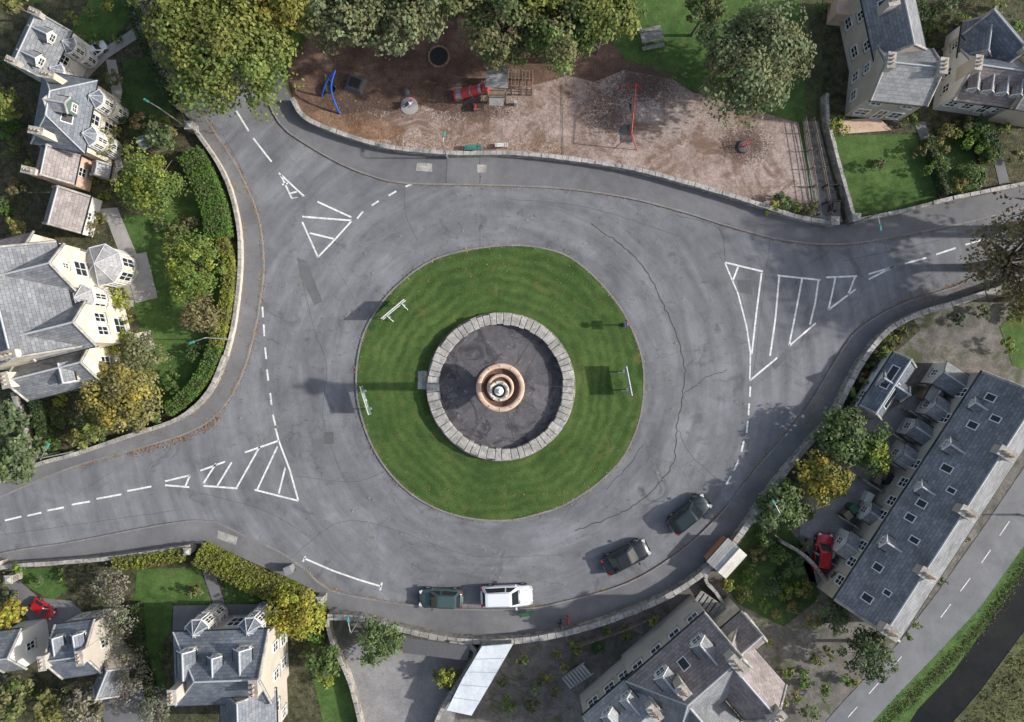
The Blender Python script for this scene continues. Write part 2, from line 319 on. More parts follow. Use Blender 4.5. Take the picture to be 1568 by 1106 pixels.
Z=[('garden_bed','garden_bed',[(-400,-250),(118,-250),(168,-120),(212,12),(242,96),(279,174),(297,200),(342,268),(363,330),(369,400),(360,490),(347,545),(322,598),(278,637),(198,665),(118,692),(58,709),(-2,737),(-120,790),(-400,880)],.03),
('lawn','lawn',[(100,62),(150,-20),(185,-10),(206,22),(185,48),(120,96),(95,100)],.05),
('driveway','concrete_slab',[(120,100),(205,44),(214,58),(165,90),(130,125)],.06),
('lawn','lawn_dark',[(190,92),(232,88),(268,178),(262,196),(205,215),(180,160)],.05),
('garden_path','concrete_slab',[(163,92),(178,92),(188,140),(176,200),(190,260),(180,262),(164,205),(172,145)],.055),
('lawn','lawn',[(190,330),(240,330),(320,262),(352,330),(360,400),(352,490),(338,548),(315,592),(270,632),(215,610),(200,560),(215,500),(190,440)],.05),
('garden_path','concrete_slab',[(135,322),(180,318),(210,390),(205,470),(190,470),(188,400),(165,340)],.055),
('lawn','lawn_dark',[(30,640),(60,635),(70,690),(50,700),(20,690)],.05),
('lawn','lawn',[(0,-60),(90,-60),(100,-10),(60,5),(0,0)],.05),
('park_lawn','lawn',[(345,-300),(1232,-300),(1225,0),(1235,180),(1245,330),(1200,325),(900,240),(520,200),(455,150),(395,30)],.03),
('tree_shade_soil','woodchip_shade_dark',[(440,110),(470,60),(520,20),(700,10),(900,20),(960,95),(1030,120),(1060,180),(900,215),(720,190),(600,225),(520,206),(470,182),(452,156)],.045),  # soil under the trees, with their shade put into its colour
('playground_surface','bark_gravel',[(470,182),(500,172),(540,178),(570,166),(600,172),(640,160),(680,172),(720,150),(780,138),(830,128),(870,116),(910,126),(955,108),(1000,116),(1030,122),(1060,142),(1100,150),(1150,168),(1222,188),(1246,332),(1210,332),(1140,309),(1050,282),(960,259),(860,244),(780,237),(700,237),(600,228),(520,206)],.055),
('playground_surface','woodchip_orange',[(468,180),(490,168),(520,176),(560,172),(590,186),(625,196),(600,214),(560,214),(520,205)],.059),
('playground_path','timber_grey',[(1228,186),(1252,186),(1290,340),(1268,343),(1247,334)],.06),
('garden_bed','garden_bed',[(1258,150),(1262,-300),(2100,-300),(2100,126),(1568,280),(1450,304),(1380,322),(1300,339),(1290,335)],.03),
('lawn','lawn',[(1277,208),(1400,206),(1420,250),(1436,308),(1380,320),(1302,334),(1285,280)],.05),
('terrace','terracotta_stone',[(1285,185),(1345,180),(1365,200),(1285,206)],.06),
('garden_path','asphalt_pavement',[(1400,190),(1416,186),(1450,300),(1438,305),(1420,245)],.06),
('lawn','lawn',[(1360,0),(1400,0),(1410,60),(1390,80),(1368,50)],.05),
('lawn','lawn_dark',[(1430,195),(1480,200),(1500,290),(1455,300)],.05),
('garden_path','asphalt_pavement',[(1508,190),(1522,190),(1545,280),(1530,285)],.06),
('garden_yard','earth_yard',[(1290,600),(1312,560),(1352,512),(1402,485),(1460,468),(1568,432),(2100,310),(2100,600),(1568,1500),(1100,1500),(700,1500),(480,1500),(490,1000),(508,943),(560,945),(610,958),(700,975),(800,975),(900,956),(1000,919),(1062,884),(1113,838),(1153,785),(1183,741),(1243,670),(1268,643)],.03),
('gravel_driveway','gravel_drive',[(1290,660),(1340,640),(1410,600),(1470,580),(1500,600),(1380,800),(1300,905),(1240,890),(1225,850),(1225,780),(1260,720)],.05),
('lawn','lawn_dark',[(1150,800),(1200,800),(1240,850),(1255,915),(1200,960),(1130,925),(1105,890)],.05),
('lawn','lawn',[(1530,500),(1568,470),(1640,470),(1640,560),(1568,565),(1550,560)],.05),
('garden_bed','garden_bed',[(1285,615),(1310,570),(1350,518),(1398,490),(1410,505),(1370,540),(1330,600),(1300,650)],.05),
('gravel_driveway','gravel_drive',[(512,1010),(560,975),(620,1000),(700,1000),(720,1020),(665,1200),(570,1200),(545,1080)],.05),
('lawn','lawn',[(472,1010),(520,1000),(540,1060),(560,1130),(500,1130),(485,1060)],.055),
('garden_bed','garden_bed',[(-400,1030),(-120,912),(0,872),(100,862),(180,853),(240,845),(300,838),(330,841),(390,867),(448,893),(488,917),(505,945),(500,1010),(470,1500),(-400,1500)],.034),
('lawn','lawn',[(210,872),(305,868),(325,925),(265,925),(262,962),(240,1000),(260,1060),(240,1060),(212,1000),(205,930)],.05,),
('lawn','lawn',[(345,880),(400,905),(405,922),(345,925)],.05),
('garden_path','asphalt_pavement',[(305,860),(325,865),(345,925),(410,925),(420,965),(265,965),(266,927),(328,926)],.06),
('lawn','lawn',[(25,872),(90,868),(105,905),(80,920),(45,900)],.05),
('driveway','asphalt_pavement',[(0,880),(25,885),(60,915),(110,920),(150,960),(60,970),(40,940)],.06),
('driveway','asphalt_pavement',[(150,1060),(210,1040),(240,1106),(260,1200),(180,1200)],.06),
]
for q in Z: zone(q[0],q[1],q[2],q[3])
zone('river_lane','asphalt_lane',[(1180,1200),(1290,1075),(1375,985),(1440,900),(1500,815),(1568,715),(1900,250),(1980,250),(1568,835),(1500,930),(1440,995),(1380,1057),(1335,1106),(1265,1200)],.06)
zone('river_bank','lawn',[(1265,1200),(1335,1106),(1380,1057),(1440,995),(1500,930),(1568,835),(1980,250),(2050,250),(1568,868),(1510,958),(1455,1033),(1405,1085),(1370,1140),(1320,1200)],.065)
zone('river','water',[(1320,1200),(1370,1140),(1405,1085),(1455,1033),(1510,958),(1568,868),(2050,250),(2250,250),(1568,965),(1500,1058),(1450,1115),(1400,1200)],.04)
zone('river_bank','rough_ground',[(1400,1200),(1450,1115),(1500,1058),(1568,965),(2250,250),(2500,300),(2500,1400),(1400,1400)],.07)
mb=B(); ZM=.028
def ln(pts,w=.13): strip(mb,[G(*p) for p in pts],w,ZM,'line_paint')
lines=[[(362,170),(381,201)],[(388,212),(416,248)],
[(427,265),(466,301),(447,304),(430,268)],[(432,283),(441,281)],[(445,296),(455,294)],
[(486,309),(538,333)],[(463,332),(539,338)],[(474,357),(511,366)],[(463,340),(487,394)],[(539,338),(514,366),(487,394)],
[(547,335),(556,324)],[(569,315),(580,308)],[(595,300),(607,293)],[(621,286),(631,282)],
[(1110,402),(1168,416)],[(1110,403),(1130,450),(1143,500),(1149,540),(1148,583)],[(1130,409),(1122,430)],[(1166,418),(1158,480),(1151,542)],[(1193,423),(1187,490),(1179,545)],[(1228,427),(1218,480),(1208,530)],[(1253,429),(1248,465),(1240,497)],[(1279,425),(1274,450),(1268,475)],[(1309,424),(1303,440),(1298,452)],
[(1148,583),(1190,548)],[(1208,530),(1249,495)],[(1268,475),(1310,443)],[(1190,422),(1256,429)],[(1265,425),(1312,423)],[(1330,428),(1367,409)],[(1330,420),(1367,409)],
[(1385,404),(1418,395)],[(1433,390),(1463,380)],[(1478,375),(1502,368)],[(1520,362),(1545,354)],
[(1149,592),(1148,608)],[(1147,618),(1146,636)],[(1145,645),(1143,663)],[(1139,675),(1135,692)],[(1131,704),(1124,720)],[(1119,729),(1112,742)],
[(402,470),(403,486)],[(404,497),(405,515)],[(406,532),(408,550)],[(409,566),(411,583)],[(414,602),(416,620)],[(418,635),(422,652)],[(422,656),(427,675)],
[(375,693),(427,675)],[(427,675),(444,720),(457,767)],[(390,750),(457,767)],[(425,684),(394,750)],[(398,684),(363,746)],[(437,716),(427,756)],
[(312,744),(364,748)],[(355,708),(333,744)],[(331,710),(312,740)],[(307,721),(345,707)],[(253,737),(291,728)],[(253,743),(290,746)],[(291,728),(284,745)],
[(195,752),(232,745)],[(148,764),(186,757)],[(110,773),(138,768)],[(73,782),(98,777)],[(42,790),(64,785)],[(8,797),(33,791)],
[(466,855),(510,874),(550,888),(584,898)],[(468,852),(464,860)],[(585,892),(582,904)],
]
for l in lines: ln(l,.15 if len(l)<5 else .13)
for l in [[(1470,905),(1485,885)],[(1502,862),(1516,842)],[(1530,820),(1545,798)],[(1440,945),(1455,925)],[(1330,1062),(1345,1045)],[(1365,1022),(1380,1005)],[(1298,1098),(1312,1082)]]:
    strip(mb,[G(*p) for p in l],.07,.068,'line_paint')
mb.build('road_markings')
rp=B()
for pts,mt,z in [([(455,395),(470,400),(494,462),(482,468),(460,425)],'asphalt_patch',.024),([(496,662),(511,662),(511,680),(496,680)],'asphalt_patch',.024),
 ([(1128,428),(1150,430),(1152,452),(1132,448)],'asphalt_patch',.024),([(1180,560),(1200,540),(1206,546),(1188,566)],'asphalt_patch',.024)]:
    sheet('',W(pts),z,mt,None,rp)
rp.build('road_patch')
rp=B()
for pts in [[(639,250),(662,251),(662,264),(637,262)],[(731,253),(745,253),(745,265),(731,265)],[(335,812),(365,822),(362,834),(333,824)],[(640,568),(654,568),(653,596),(640,596)]]:
    sheet('',W(pts),.127,'coping_stone',None,rp)
rp.build('paving_slab')
sb=B()
def seam(pts,w=.05,jit=.08,z=.0235):
    p=catmull(W(pts),.35); p=[(x+random.gauss(0,jit),y+random.gauss(0,jit)) for x,y in p]; strip(sb,p,w,z,'seam')
seam([(905,345),(950,375),(985,410),(1010,455),(1035,510),(1047,560),(1046,605),(1035,660),(1030,710),(990,760),(940,790),(880,812)],.09,.06)
seam([(1047,605),(1080,580),(1112,565)],.06,.06); seam([(1035,330),(1100,350),(1110,400)],.04,.03)
seam([(985,680),(960,715),(928,748)],.06,.05); seam([(590,722),(540,738),(455,730),(440,740)],.03,.01)
seam([(455,395),(480,500),(500,560),(495,640),(520,720)],.03,.015); seam([(620,282),(622,330),(640,370)],.03,.01)
seam([(340,205),(370,262),(385,330),(390,420)],.03,.02); seam([(440,860),(520,800),(600,810),(720,850),(860,850)],.03,.03)
seam([(780,305),(900,318),(1040,362)],.03,.02); seam([(735,345),(735,378)],.03,.01); seam([(1112,745),(1060,700),(1040,660)],.035,.04)
seam([(285,750),(400,780),(470,820)],.03,.02); seam([(0,820),(140,800),(280,780)],.03,.02); seam([(1180,360),(1150,600)],.025,.02)
seam([(1290,400),(1420,372),(1568,335)],.03,.01)
sb.build('tar_seams')
sb=B()
for pts in ([(860,130),(862,238)],[(735,244),(735,282)],[(685,243),(683,281)]):
    p=catmull(W(pts),.4); strip(sb,[(x+random.gauss(0,.01),y) for x,y in p],.05,.125 ,'seam')
sb.build('pavement_joint')
# ------------------------------------------------------------------ walls
def wallobj(name,pts,w,h,mat='rubble_stone',top='coping_stone',z=0,jit=.03,step=.7,cope=True):
    b=B(); p=catmull(W(pts),step); ribbon(b,p,w,z,h,mat,jit=0)
    if cope:
        for a,c in zip(p[:-1],p[1:]):
            d=Vector((c[0]-a[0],c[1]-a[1])); L=d.length; rz=math.atan2(d.y,d.x)
            b.box(((a[0]+c[0])/2,(a[1]+c[1])/2,h+.06+random.uniform(-jit,jit)),(L*.94,w*random.uniform(1.0,1.2),.14),top,rz)
    return b.build(name)
wallobj('stone_wall',[(452,156),(470,184),(520,207),(600,230),(700,239),(780,239),(860,246),(960,261),(1050,284),(1140,311),(1210,334),(1264,344)],.32,.8,step=.55)
wallobj('stone_wall',[(300,198),(345,265),(366,330),(372,400),(363,490),(350,545)],.25,.6,'pale_stone')
wallobj('stone_wall',[(350,545),(325,600),(280,640),(200,668),(120,695),(60,712),(-60,765)],.3,.8)
wallobj('stone_wall',[(506,938),(560,941),(610,955),(700,973),(800,973),(900,953),(1000,916),(1060,881),(1110,836),(1150,783)],.42,1.0)
wallobj('stone_wall',[(1150,783),(1180,739),(1240,668),(1265,641),(1290,593),(1312,553),(1350,507),(1400,481),(1460,463),(1568,427)],.4,1.0)
wallobj('stone_wall',[(1300,341),(1380,325),(1450,307),(1568,283)],.3,.8)
wallobj('stone_wall',[(-120,906),(0,867),(100,857),(180,850),(298,833)],.3,.9)
wallobj('stone_wall',[(205,10),(245,95),(282,172)],.3,1.0)
wallobj('stone_wall',[(1258,150),(1262,200),(1298,335)],.25,1.0)
wallobj('stone_wall',[(690,975),(730,988),(700,1040),(672,1090),(660,1140)],.3,1.3)
wallobj('stone_wall',[(505,942),(512,975),(540,1040),(560,1120)],.25,.9)
wallobj('stone_wall',[(60,712),(45,640),(30,600)],.25,.9)
wallobj('stone_wall',[(1100,842),(1075,880),(1090,900),(1130,960)],.25,.9)
wallobj('stone_wall',[(1262,890),(1230,850),(1190,825)],.25,.9)
def pier(px,py,r=.3,h=1.3,mat='coping_stone'):
    x,y=G(px,py); b=B(Matrix.Translation((x,y,0))); b.box((0,0,h/2),(r*2,r*2,h),'rubble_stone'); b.box((0,0,h+.06),(r*2.3,r*2.3,.12),mat); b.box((0,0,h+.22),(r*1.8,r*1.8,.2),mat,taper=.3); b.build('gate_pier')
for q in [(297,838,.25),(1268,343),(1300,338),(300,200),(496,912),(1152,781),(30,880),(8,860)]: pier(*q)
def fence(name,pts,h=1.0,sp=1.2,mat='timber',rails=3):
    p=catmull(W(pts),sp); b=B()
    for q in p: b.box((q[0],q[1],h/2),(.09,.09,h),mat)
    for k in range(rails):
        z=h*(k+1)/(rails+.3)
        for a,c in zip(p[:-1],p[1:]): b.tube((a[0],a[1],z),(c[0],c[1],z),.03,.03,mat,5)
    b.build(name)
fence('timber_fence',[(1228,186),(1240,260),(1250,330)]); fence('timber_fence',[(1240,186),(1256,260),(1268,330)]); 
fence('timber_fence',[(1265,890),(1225,850),(1180,815)],1.2); fence('timber_fence',[(880,985),(940,965),(1000,940)],1.0)
b=B()
for k in range(9):
    x,y=G(1240+k*4.2,195+k*14); b.box((x,y,.12),(1.2,.16,.1),'timber',rz=-.15)
b.build('timber_steps')
def slats(name,px,py,deg,n,w,sp,z0,dz,mat='timber_grey'):
    b=B(Matrix.Translation((*G(px,py),0))@Matrix.Rotation(math.radians(deg),4,'Z'))
    for k in range(n): b.box((k*sp,0,z0+k*dz),(sp*.7,w,.1),mat)
    for sy in(-1,1): b.tube((0,sy*w*.5,z0-.08),(n*sp,sy*w*.5,z0-.08+n*dz),.05,.05,mat,5)
    b.build(name)
slats('timber_pergola',1062,905,-35,9,1.1,.42,1.6,0); slats('garden_steps',868,1045,-50+90,8,1.2,.3,.1,.08,'concrete_slab'); slats('garden_steps',1318,792,-35,10,1.4,.3,.1,.07,'concrete_slab')
b=B(Matrix.Translation((*G(1268,300),0)))
for dx in(-.5,.5):
    for dy in(-.7,.7): b.box((dx,dy,.6),(.1,.1,1.2),'black_plastic')
for z in(.4,.8,1.15): b.box((0,-.7,z),(.9,.04,.05),'black_plastic'); b.box((0,.7,z),(.9,.04,.05),'black_plastic')
b.build('kissing_gate')
# ------------------------------------------------------------------ foliage
def leafmesh(name,C,Nn,size,cols,extra=None,mat='foliage',parent=None):
    n=len(C); Nn=Nn/np.maximum(np.linalg.norm(Nn,axis=1,keepdims=True),1e-6)
    a=rng.normal(size=(n,3)); u=np.cross(Nn,a); u/=np.maximum(np.linalg.norm(u,axis=1,keepdims=True),1e-6); v=np.cross(Nn,u)
    s=size[:,None]; asp=rng.uniform(.5,.85,(n,1))
    V=np.stack([C-u*s,C-v*s*asp,C+u*s,C+v*s*asp],1).reshape(-1,3)
    ev=np.zeros((0,3));ef=[]
    if extra is not None and len(extra.v): ev=np.array(extra.v); ef=extra.f
    nv=len(V); allv=np.vstack([V,ev]); 
    li=np.arange(4*n); ls=np.arange(0,4*n,4)
    me=bpy.data.meshes.new(name); me.vertices.add(len(allv)); me.vertices.foreach_set('co',allv.astype(np.float32).ravel())
    if ef:
        li=np.concatenate([li,np.array([i+nv for f in ef for i in f])]); 
        st=[];k=4*n
        for f in ef: st.append(k); k+=len(f)
        ls=np.concatenate([ls,np.array(st)])
    me.loops.add(len(li)); me.loops.foreach_set('vertex_index',li.astype(np.int32))
    me.polygons.add(len(ls)); me.polygons.foreach_set('loop_start',ls.astype(np.int32))
    mi=np.zeros(len(ls),dtype=np.int32); mi[n:]=1; 
    me.materials.append(MATS[mat]); me.materials.append(MATS['bark'] if extra is None or not extra.mats else MATS[extra.mats[0]])
    me.polygons.foreach_set('material_index',mi)
    ca=me.color_attributes.new('Col','FLOAT_COLOR','POINT'); cc=np.ones((len(allv),4),dtype=np.float32); cc[:nv,:3]=np.repeat(cols,4,axis=0); ca.data.foreach_set('color',cc.ravel())
    me.update(calc_edges=True); me.validate()
    ob=bpy.data.objects.new(name,me); col.objects.link(ob)
    if parent: ob.parent=parent
    return ob
PAL={'yg':(.225,.235,.06),'green':(.11,.155,.055),'olive':(.20,.195,.088),'grey':(.155,.195,.10),'lime':(.28,.315,.05),'dark':(.055,.10,.04),'brown':(.22,.17,.085),'mid':(.125,.19,.052),'yellow':(.38,.31,.055),'twig':(.24,.22,.19),'red':(.28,.08,.05),'bright':(.12,.225,.045)}
def crown(cx,cy,zc,rx,ry,rz,ncl,nlv,ls,c,c2=None,clr=.33,upmin=-.5,gap=0.0):
    Cs=[];Ns=[];Ss=[];Cc=[]
    c=np.array(c); c2=np.array(c2) if c2 is not None else c
    per=max(8,nlv//ncl)
    lob=rng.uniform(0,6.28,4)
    for i in range(ncl):
        d=rng.normal(size=3); d/=np.linalg.norm(d)
        if d[2]<upmin: d[2]=-d[2]*.5
        th=math.atan2(d[1],d[0]); k=1+.10*math.sin(2*th+lob[0])+.09*math.sin(3*th+lob[1])+.07*math.sin(5*th+lob[2])
        rr=rng.uniform(.35,.86)**.6*k
        cc=d*rr*np.array([rx,ry,rz]); r=clr*rng.uniform(.5,1.15)*(rx+ry)/2
        n=int(per*rng.uniform(.6,1.4)); q=rng.normal(size=(n,3)); q/=np.linalg.norm(q,axis=1,keepdims=True)
        q[:,2]=np.where(q[:,2]<-.3,-q[:,2],q[:,2])
        rad=r*rng.uniform(.35,1.08,(n,1))**.55
        P=cc+q*rad*np.array([1,1,.75])
        Cs.append(P); Ns.append(q*.75+d*.25+np.array([.1,0,.45])+rng.normal(size=(n,3))*.5)
        Ss.append(ls*rng.uniform(.6,1.25,n))
        t=rng.uniform(0,1)**1.5; base=c*(1-t)+c2*t; br=rng.uniform(.7,1.28)
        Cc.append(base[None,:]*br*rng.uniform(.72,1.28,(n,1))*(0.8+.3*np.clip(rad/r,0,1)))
    C=np.vstack(Cs)+np.array([cx,cy,zc]); return C,np.vstack(Ns),np.concatenate(Ss),np.vstack(Cc)
def tree(name,px,py,rpx,h,c,c2=None,dens=1.0,ls=.16,ry=None,trunk=True,ncl=None,clr=.31,flat=None,limbs=14):
    R_=rpx/S; zc=h*.62; k=(H-zc)/H; rx=R_*k*.92; ryy=(ry/S*k*.92) if ry else rx; rz=flat if flat else min(h*.42,rx*.95)
    zc=h-rz; x,y=G(px,py,zc)
    ncl=ncl or int(28+rx*12); nlv=int(dens*rx*ryy*480)
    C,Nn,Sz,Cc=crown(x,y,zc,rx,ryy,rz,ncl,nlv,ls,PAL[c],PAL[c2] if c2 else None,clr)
    C[:,2]=np.maximum(C[:,2],.15)
    ex=B(); ex.mi('bark')
    if trunk:
        tr_=max(.09,rx*.065)
        ex.tube((x,y,0),(x+.1,y,zc*.7),tr_*1.3,tr_*.8,'bark',8); ex.tube((x+.1,y,zc*.7),(x,y+.1,zc+rz*.5),tr_*.8,tr_*.3,'bark',6)
        for i in range(limbs):
            a=i*2.4+random.random(); e=random.uniform(.55,.95); z0=zc*random.uniform(.5,.95)
            p1=(x+math.cos(a)*rx*e*.5,y+math.sin(a)*ryy*e*.5,zc+rz*random.uniform(-.1,.35)); p2=(x+math.cos(a+.2)*rx*e,y+math.sin(a+.2)*ryy*e,zc+rz*random.uniform(-.1,.6)*(1.1-e))
            ex.tube((x+.1,y,z0),p1,tr_*.5,tr_*.3,'bark',5,cap=False); ex.tube(p1,p2,tr_*.3,tr_*.1,'bark',5,cap=False)
            p3=(p2[0]+random.uniform(-.4,.4)*rx*.4,p2[1]+random.uniform(-.4,.4)*rx*.4,p2[2]+.4); ex.tube(p1,p3,tr_*.2,tr_*.07,'bark',4,cap=False)
    return leafmesh(name,C,Nn,Sz,Cc,ex)
T=tree
T('lime_tree',345,64,135,10,'yg','mid',1.25,ry=112)
T('lime_tree',262,-10,72,9.5,'yg','mid'); T('lime_tree',430,-5,66,9.5,'yg','yellow')
T('ash_tree',535,18,74,9,'grey','olive',1,ry=76); T('ash_tree',620,18,70,9.5,'grey','olive',.9,ry=70); T('ash_tree',690,-20,58,9,'green','olive')
T('ash_tree',768,40,68,9,'green','olive',1.0,ry=72); T('ash_tree',858,45,74,9,'mid','olive',1.1,ry=72); T('ash_tree',928,22,58,9,'yg','mid')
T('ash_tree',840,-40,76,10,'yg','mid')
T('ash_tree',1150,92,98,7.5,'grey','olive',1.2,ry=88); T('ash_tree',1080,15,34,6,'green','olive')
T('beech_tree',1548,395,80,9,'brown','olive',.28,ry=75,limbs=30); T('beech_tree',1600,450,60,8,'brown','yellow',.5)
T('beech_tree',1610,330,80,9,'brown','olive',.2,limbs=26); T('beech_tree',1690,390,90,12,'brown','olive',.3,limbs=26)
T('beech_tree',1760,440,100,13.5,'brown','olive',.3,limbs=26); T('beech_tree',1740,320,90,14,'brown','olive',.25,limbs=26)
T('garden_tree',232,283,60,4,'mid','lime',1.3,ls=.11,ry=56,flat=1.5); T('garden_tree',296,408,56,3.6,'mid','lime',1.4,ls=.11,ry=54,flat=1.4)
T('garden_tree',308,482,36,3.4,'olive','brown',1.1,ls=.12); T('garden_tree',218,545,40,4,'olive','grey',1.1,ls=.12)
T('garden_tree',186,610,68,5,'olive','yellow',1.2,ls=.14,ry=66); T('garden_tree',178,522,26,2.6,'lime','lime',1.5,ls=.1); T('garden_tree',186,455,20,2.6,'lime','yg',1.5,ls=.1)
T('garden_tree',140,660,30,3.6,'green','yg'); T('conifer_tree',30,700,40,5,'grey','green',1.1); T('conifer_tree',15,640,30,5,'grey','dark',1.1)
T('garden_tree',8,165,30,4,'yg','mid'); T('garden_tree',20,5,22,4,'olive','yg'); T('garden_tree',155,215,22,3,'olive','green'); T('garden_tree',245,210,26,3,'green','grey')
T('sycamore_tree',1300,668,62,4,'mid','grey',.9,ry=52); T('sycamore_tree',1262,728,50,3.6,'yg','yellow',1.0); T('sycamore_tree',1196,775,46,3.2,'grey','mid',1.2)
T('sycamore_tree',1332,695,34,4,'mid','lime'); T('cypress_tree',1328,1003,44,5,'grey','dark',1.4,ls=.12); T('cypress_tree',1275,940,30,4,'grey','dark',1.4,ls=.12)
T('garden_tree',452,940,46,4,'lime','yellow',1.3,ls=.12); T('garden_tree',580,978,40,3.5,'mid','grey',1.4,ls=.12); T('garden_tree',495,1010,30,3,'green','mid',1.2)
T('garden_tree',170,895,34,3.6,'twig','olive',.5,ls=.1,limbs=24); T('garden_tree',180,955,36,3.6,'twig','grey',.6,ls=.1,limbs=22)
T('garden_tree',195,1035,50,4,'twig','olive',.5,ls=.1,limbs=24); T('garden_tree',130,1080,40,4,'twig','olive',.6); T('garden_tree',20,940,24,3.4,'yellow','lime')
T('garden_tree',20,1000,30,3.4,'lime','yg'); T('garden_tree',680,1035,18,2.2,'yg','lime'); T('garden_tree',1290,885,18,2.2,'dark','green',1.4)
T('garden_tree',240,1085,36,4,'twig','grey',.7,ls=.1); T('garden_tree',20,1070,34,4,'olive','mid'); T('garden_tree',75,1090,30,4,'yg','olive')
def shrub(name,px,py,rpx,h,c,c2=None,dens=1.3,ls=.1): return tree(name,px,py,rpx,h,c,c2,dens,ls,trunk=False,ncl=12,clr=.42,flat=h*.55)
cs=['green','mid','olive','dark','grey','lime','yg','bright','brown']
spots=[(120,130,14),(150,60,10),(175,120,12),(190,175,14),(175,200,12),(215,190,14),(195,232,12),(165,232,10),(240,190,20),(262,200,16),(230,70,8),(268,110,8),(180,60,8),(140,20,10),(125,60,8),(110,30,10),(165,10,10),(150,150,10),(165,175,9),(100,270,10),(150,270,12),
(270,350,14),(290,340,14),(262,365,10),(315,440,12),(300,540,15),(330,520,10),(268,595,12),(262,575,10),(240,640,10),(95,640,16),(90,610,12),(120,600,12),(110,670,12),(130,560,14),(60,650,10),(85,680,10),(245,345,10),(330,500,10),
(10,200,18),(12,100,16),(20,230,14),(45,255,8),(25,290,14),(30,350,16),(20,380,16),(160,300,8),(195,415,12),(190,490,10),(145,350,10),(10,320,14),(150,335,10),
(1285,200,12),(1345,252,10),(1395,185,12),(1410,230,10),(1418,262,8),(1275,190,14),(1450,210,18),(1440,250,14),(1475,190,16),(1495,215,20),(1510,240,14),(1490,270,20),(1470,285,14),(1540,200,10),(1555,240,12),(1200,310,16),(1235,322,14),(1180,318,10),(1220,318,10),
(1390,30,10),(1410,50,12),(1425,20,10),(1440,45,10),(1400,5,14),(1520,15,14),(1545,40,14),(1260,10,10),(1450,10,14),(1475,30,12),(1500,-5,14),(1425,75,10),
(1300,600,10),(1320,580,10),(1335,560,10),(1350,540,10),(1365,520,10),(1380,505,10),(1310,620,8),(1170,830,14),(1190,850,16),(1215,870,16),(1230,900,14),(1150,880,12),(1205,905,14),(1180,900,14),(1230,835,12),(1115,895,10),(1140,910,12),(1190,940,8),(1245,950,12),(1160,850,12),(1215,930,12),(1170,925,10),(1200,880,12),
(700,1030,10),(690,1050,10),(770,1045,8),(800,1010,10),(835,1035,12),(865,1020,10),(880,990,12),(850,1000,8),(915,990,10),(960,970,12),(1000,950,10),(650,990,8),(930,965,8),(820,1050,12),(780,1075,14),(815,1080,12),(850,1060,9),
(300,905,10),(60,890,8),(30,870,10),(95,880,8),(10,890,12),(15,920,14),(110,1090,14),(70,1070,14),(40,1060,14),(20,1090,14),(230,1075,10),(250,1000,8),(480,975,14),(500,1040,12),(515,1020,10),(470,995,10),(560,1010,8),
(1160,1075,14),(1190,1080,14),(1130,1095,12),(1230,1040,14),(1215,1065,12),(1260,1060,12),(1300,1040,14),(1250,1010,10),(1180,985,6),(1400,955,8),(1440,890,6),(1480,825,5),(1390,975,6),(1240,1090,14),(1205,1030,10),(1185,1050,12),(1270,1000,9),
(1500,480,12),(1470,490,10),(1540,530,12),(1555,480,16),(1240,790,10)]
for i,(x,y,r) in enumerate(spots): shrub('garden_shrub',x,y,r*1.15,random.uniform(.8,1.8),random.choice(cs),random.choice(cs))
shrub('flowering_shrub',1345,252,9,.6,'brown','red'); shrub('flowering_shrub',1112,897,9,1,'red','red'); shrub('flowering_shrub',298,903,10,.6,'brown','red')
for k in range(14): shrub('rose_bush',1300+k*6.5+random.uniform(-6,6),610-k*8+random.uniform(-5,5),5,.7,random.choice(['red','yg','green','brown']),'green')
def hedge(name,pts,w,h,c,c2,dens=130,ls=.09):
    p=catmull(W(pts),.5); P=[];Nn=[]
    ex=B(); ribbon(ex,p,w*.8,0,h*.88,'garden_bed')
    for a,d in zip(p[:-1],p[1:]):
        t=Vector((d[0]-a[0],d[1]-a[1])); L=t.length
        if L<1e-6: continue
        t/=L; nx,ny=-t.y,t.x; n=int(L*(w+2*h)*dens); per=w+2*h
        s=rng.uniform(0,1,n); q=rng.uniform(0,per,n)
        top=(q>h)&(q<h+w); left=q<=h
        off=np.where(top,q-h-w/2,np.where(left,-w/2,w/2)); z=np.where(top,h,np.where(left,q,q-h-w))
        off=off+rng.normal(0,.06,n); z=z+rng.normal(0,.05,n)+.05*np.sin(s*6+a[0]*2)
        X=a[0]+t.x*L*s+nx*off; Y=a[1]+t.y*L*s+ny*off
        P.append(np.stack([X,Y,np.maximum(z,.05)],1)); 
        sd=np.where(top,0,np.where(left,-1,1)); Nn.append(np.stack([nx*sd,ny*sd,np.where(top,1.,.3)],1)+rng.normal(size=(n,3))*.45)
    P=np.vstack(P);Nn=np.vstack(Nn);n=len(P)
    f=.5+.5*np.sin(P[:,0]*1.7+np.sin(P[:,1]*2.1)*2); c=np.array(PAL[c]);c2=np.array(PAL[c2])
    cc=(c[None]*(1-f[:,None])+c2[None]*f[:,None])*rng.uniform(.7,1.3,(n,1))*.9
    return leafmesh(name,P,Nn,ls*rng.uniform(.7,1.3,n),cc,ex)
hedge('garden_hedge',[(300,240),(318,275),(336,320),(344,368)],1.9,1.6,'mid','bright')
hedge('garden_hedge',[(344,368),(357,400),(356,450),(348,495),(338,530)],.8,1.4,'yg','lime')
hedge('garden_hedge',[(338,530),(325,565),(300,600),(265,628)],1.0,1.4,'bright','mid')
hedge('garden_hedge',[(185,858),(240,852),(292,843)],1.0,1.3,'lime','yg')
hedge('garden_hedge',[(312,842),(350,862),(390,882),(430,898),(462,912),(482,928),(490,952)],1.7,1.5,'lime','yg')
hedge('garden_hedge',[(215,920),(222,1000),(240,1060)],.5,1.0,'dark','green')
hedge('garden_hedge',[(1412,215),(1432,270),(1444,300)],.5,1.0,'green','dark')
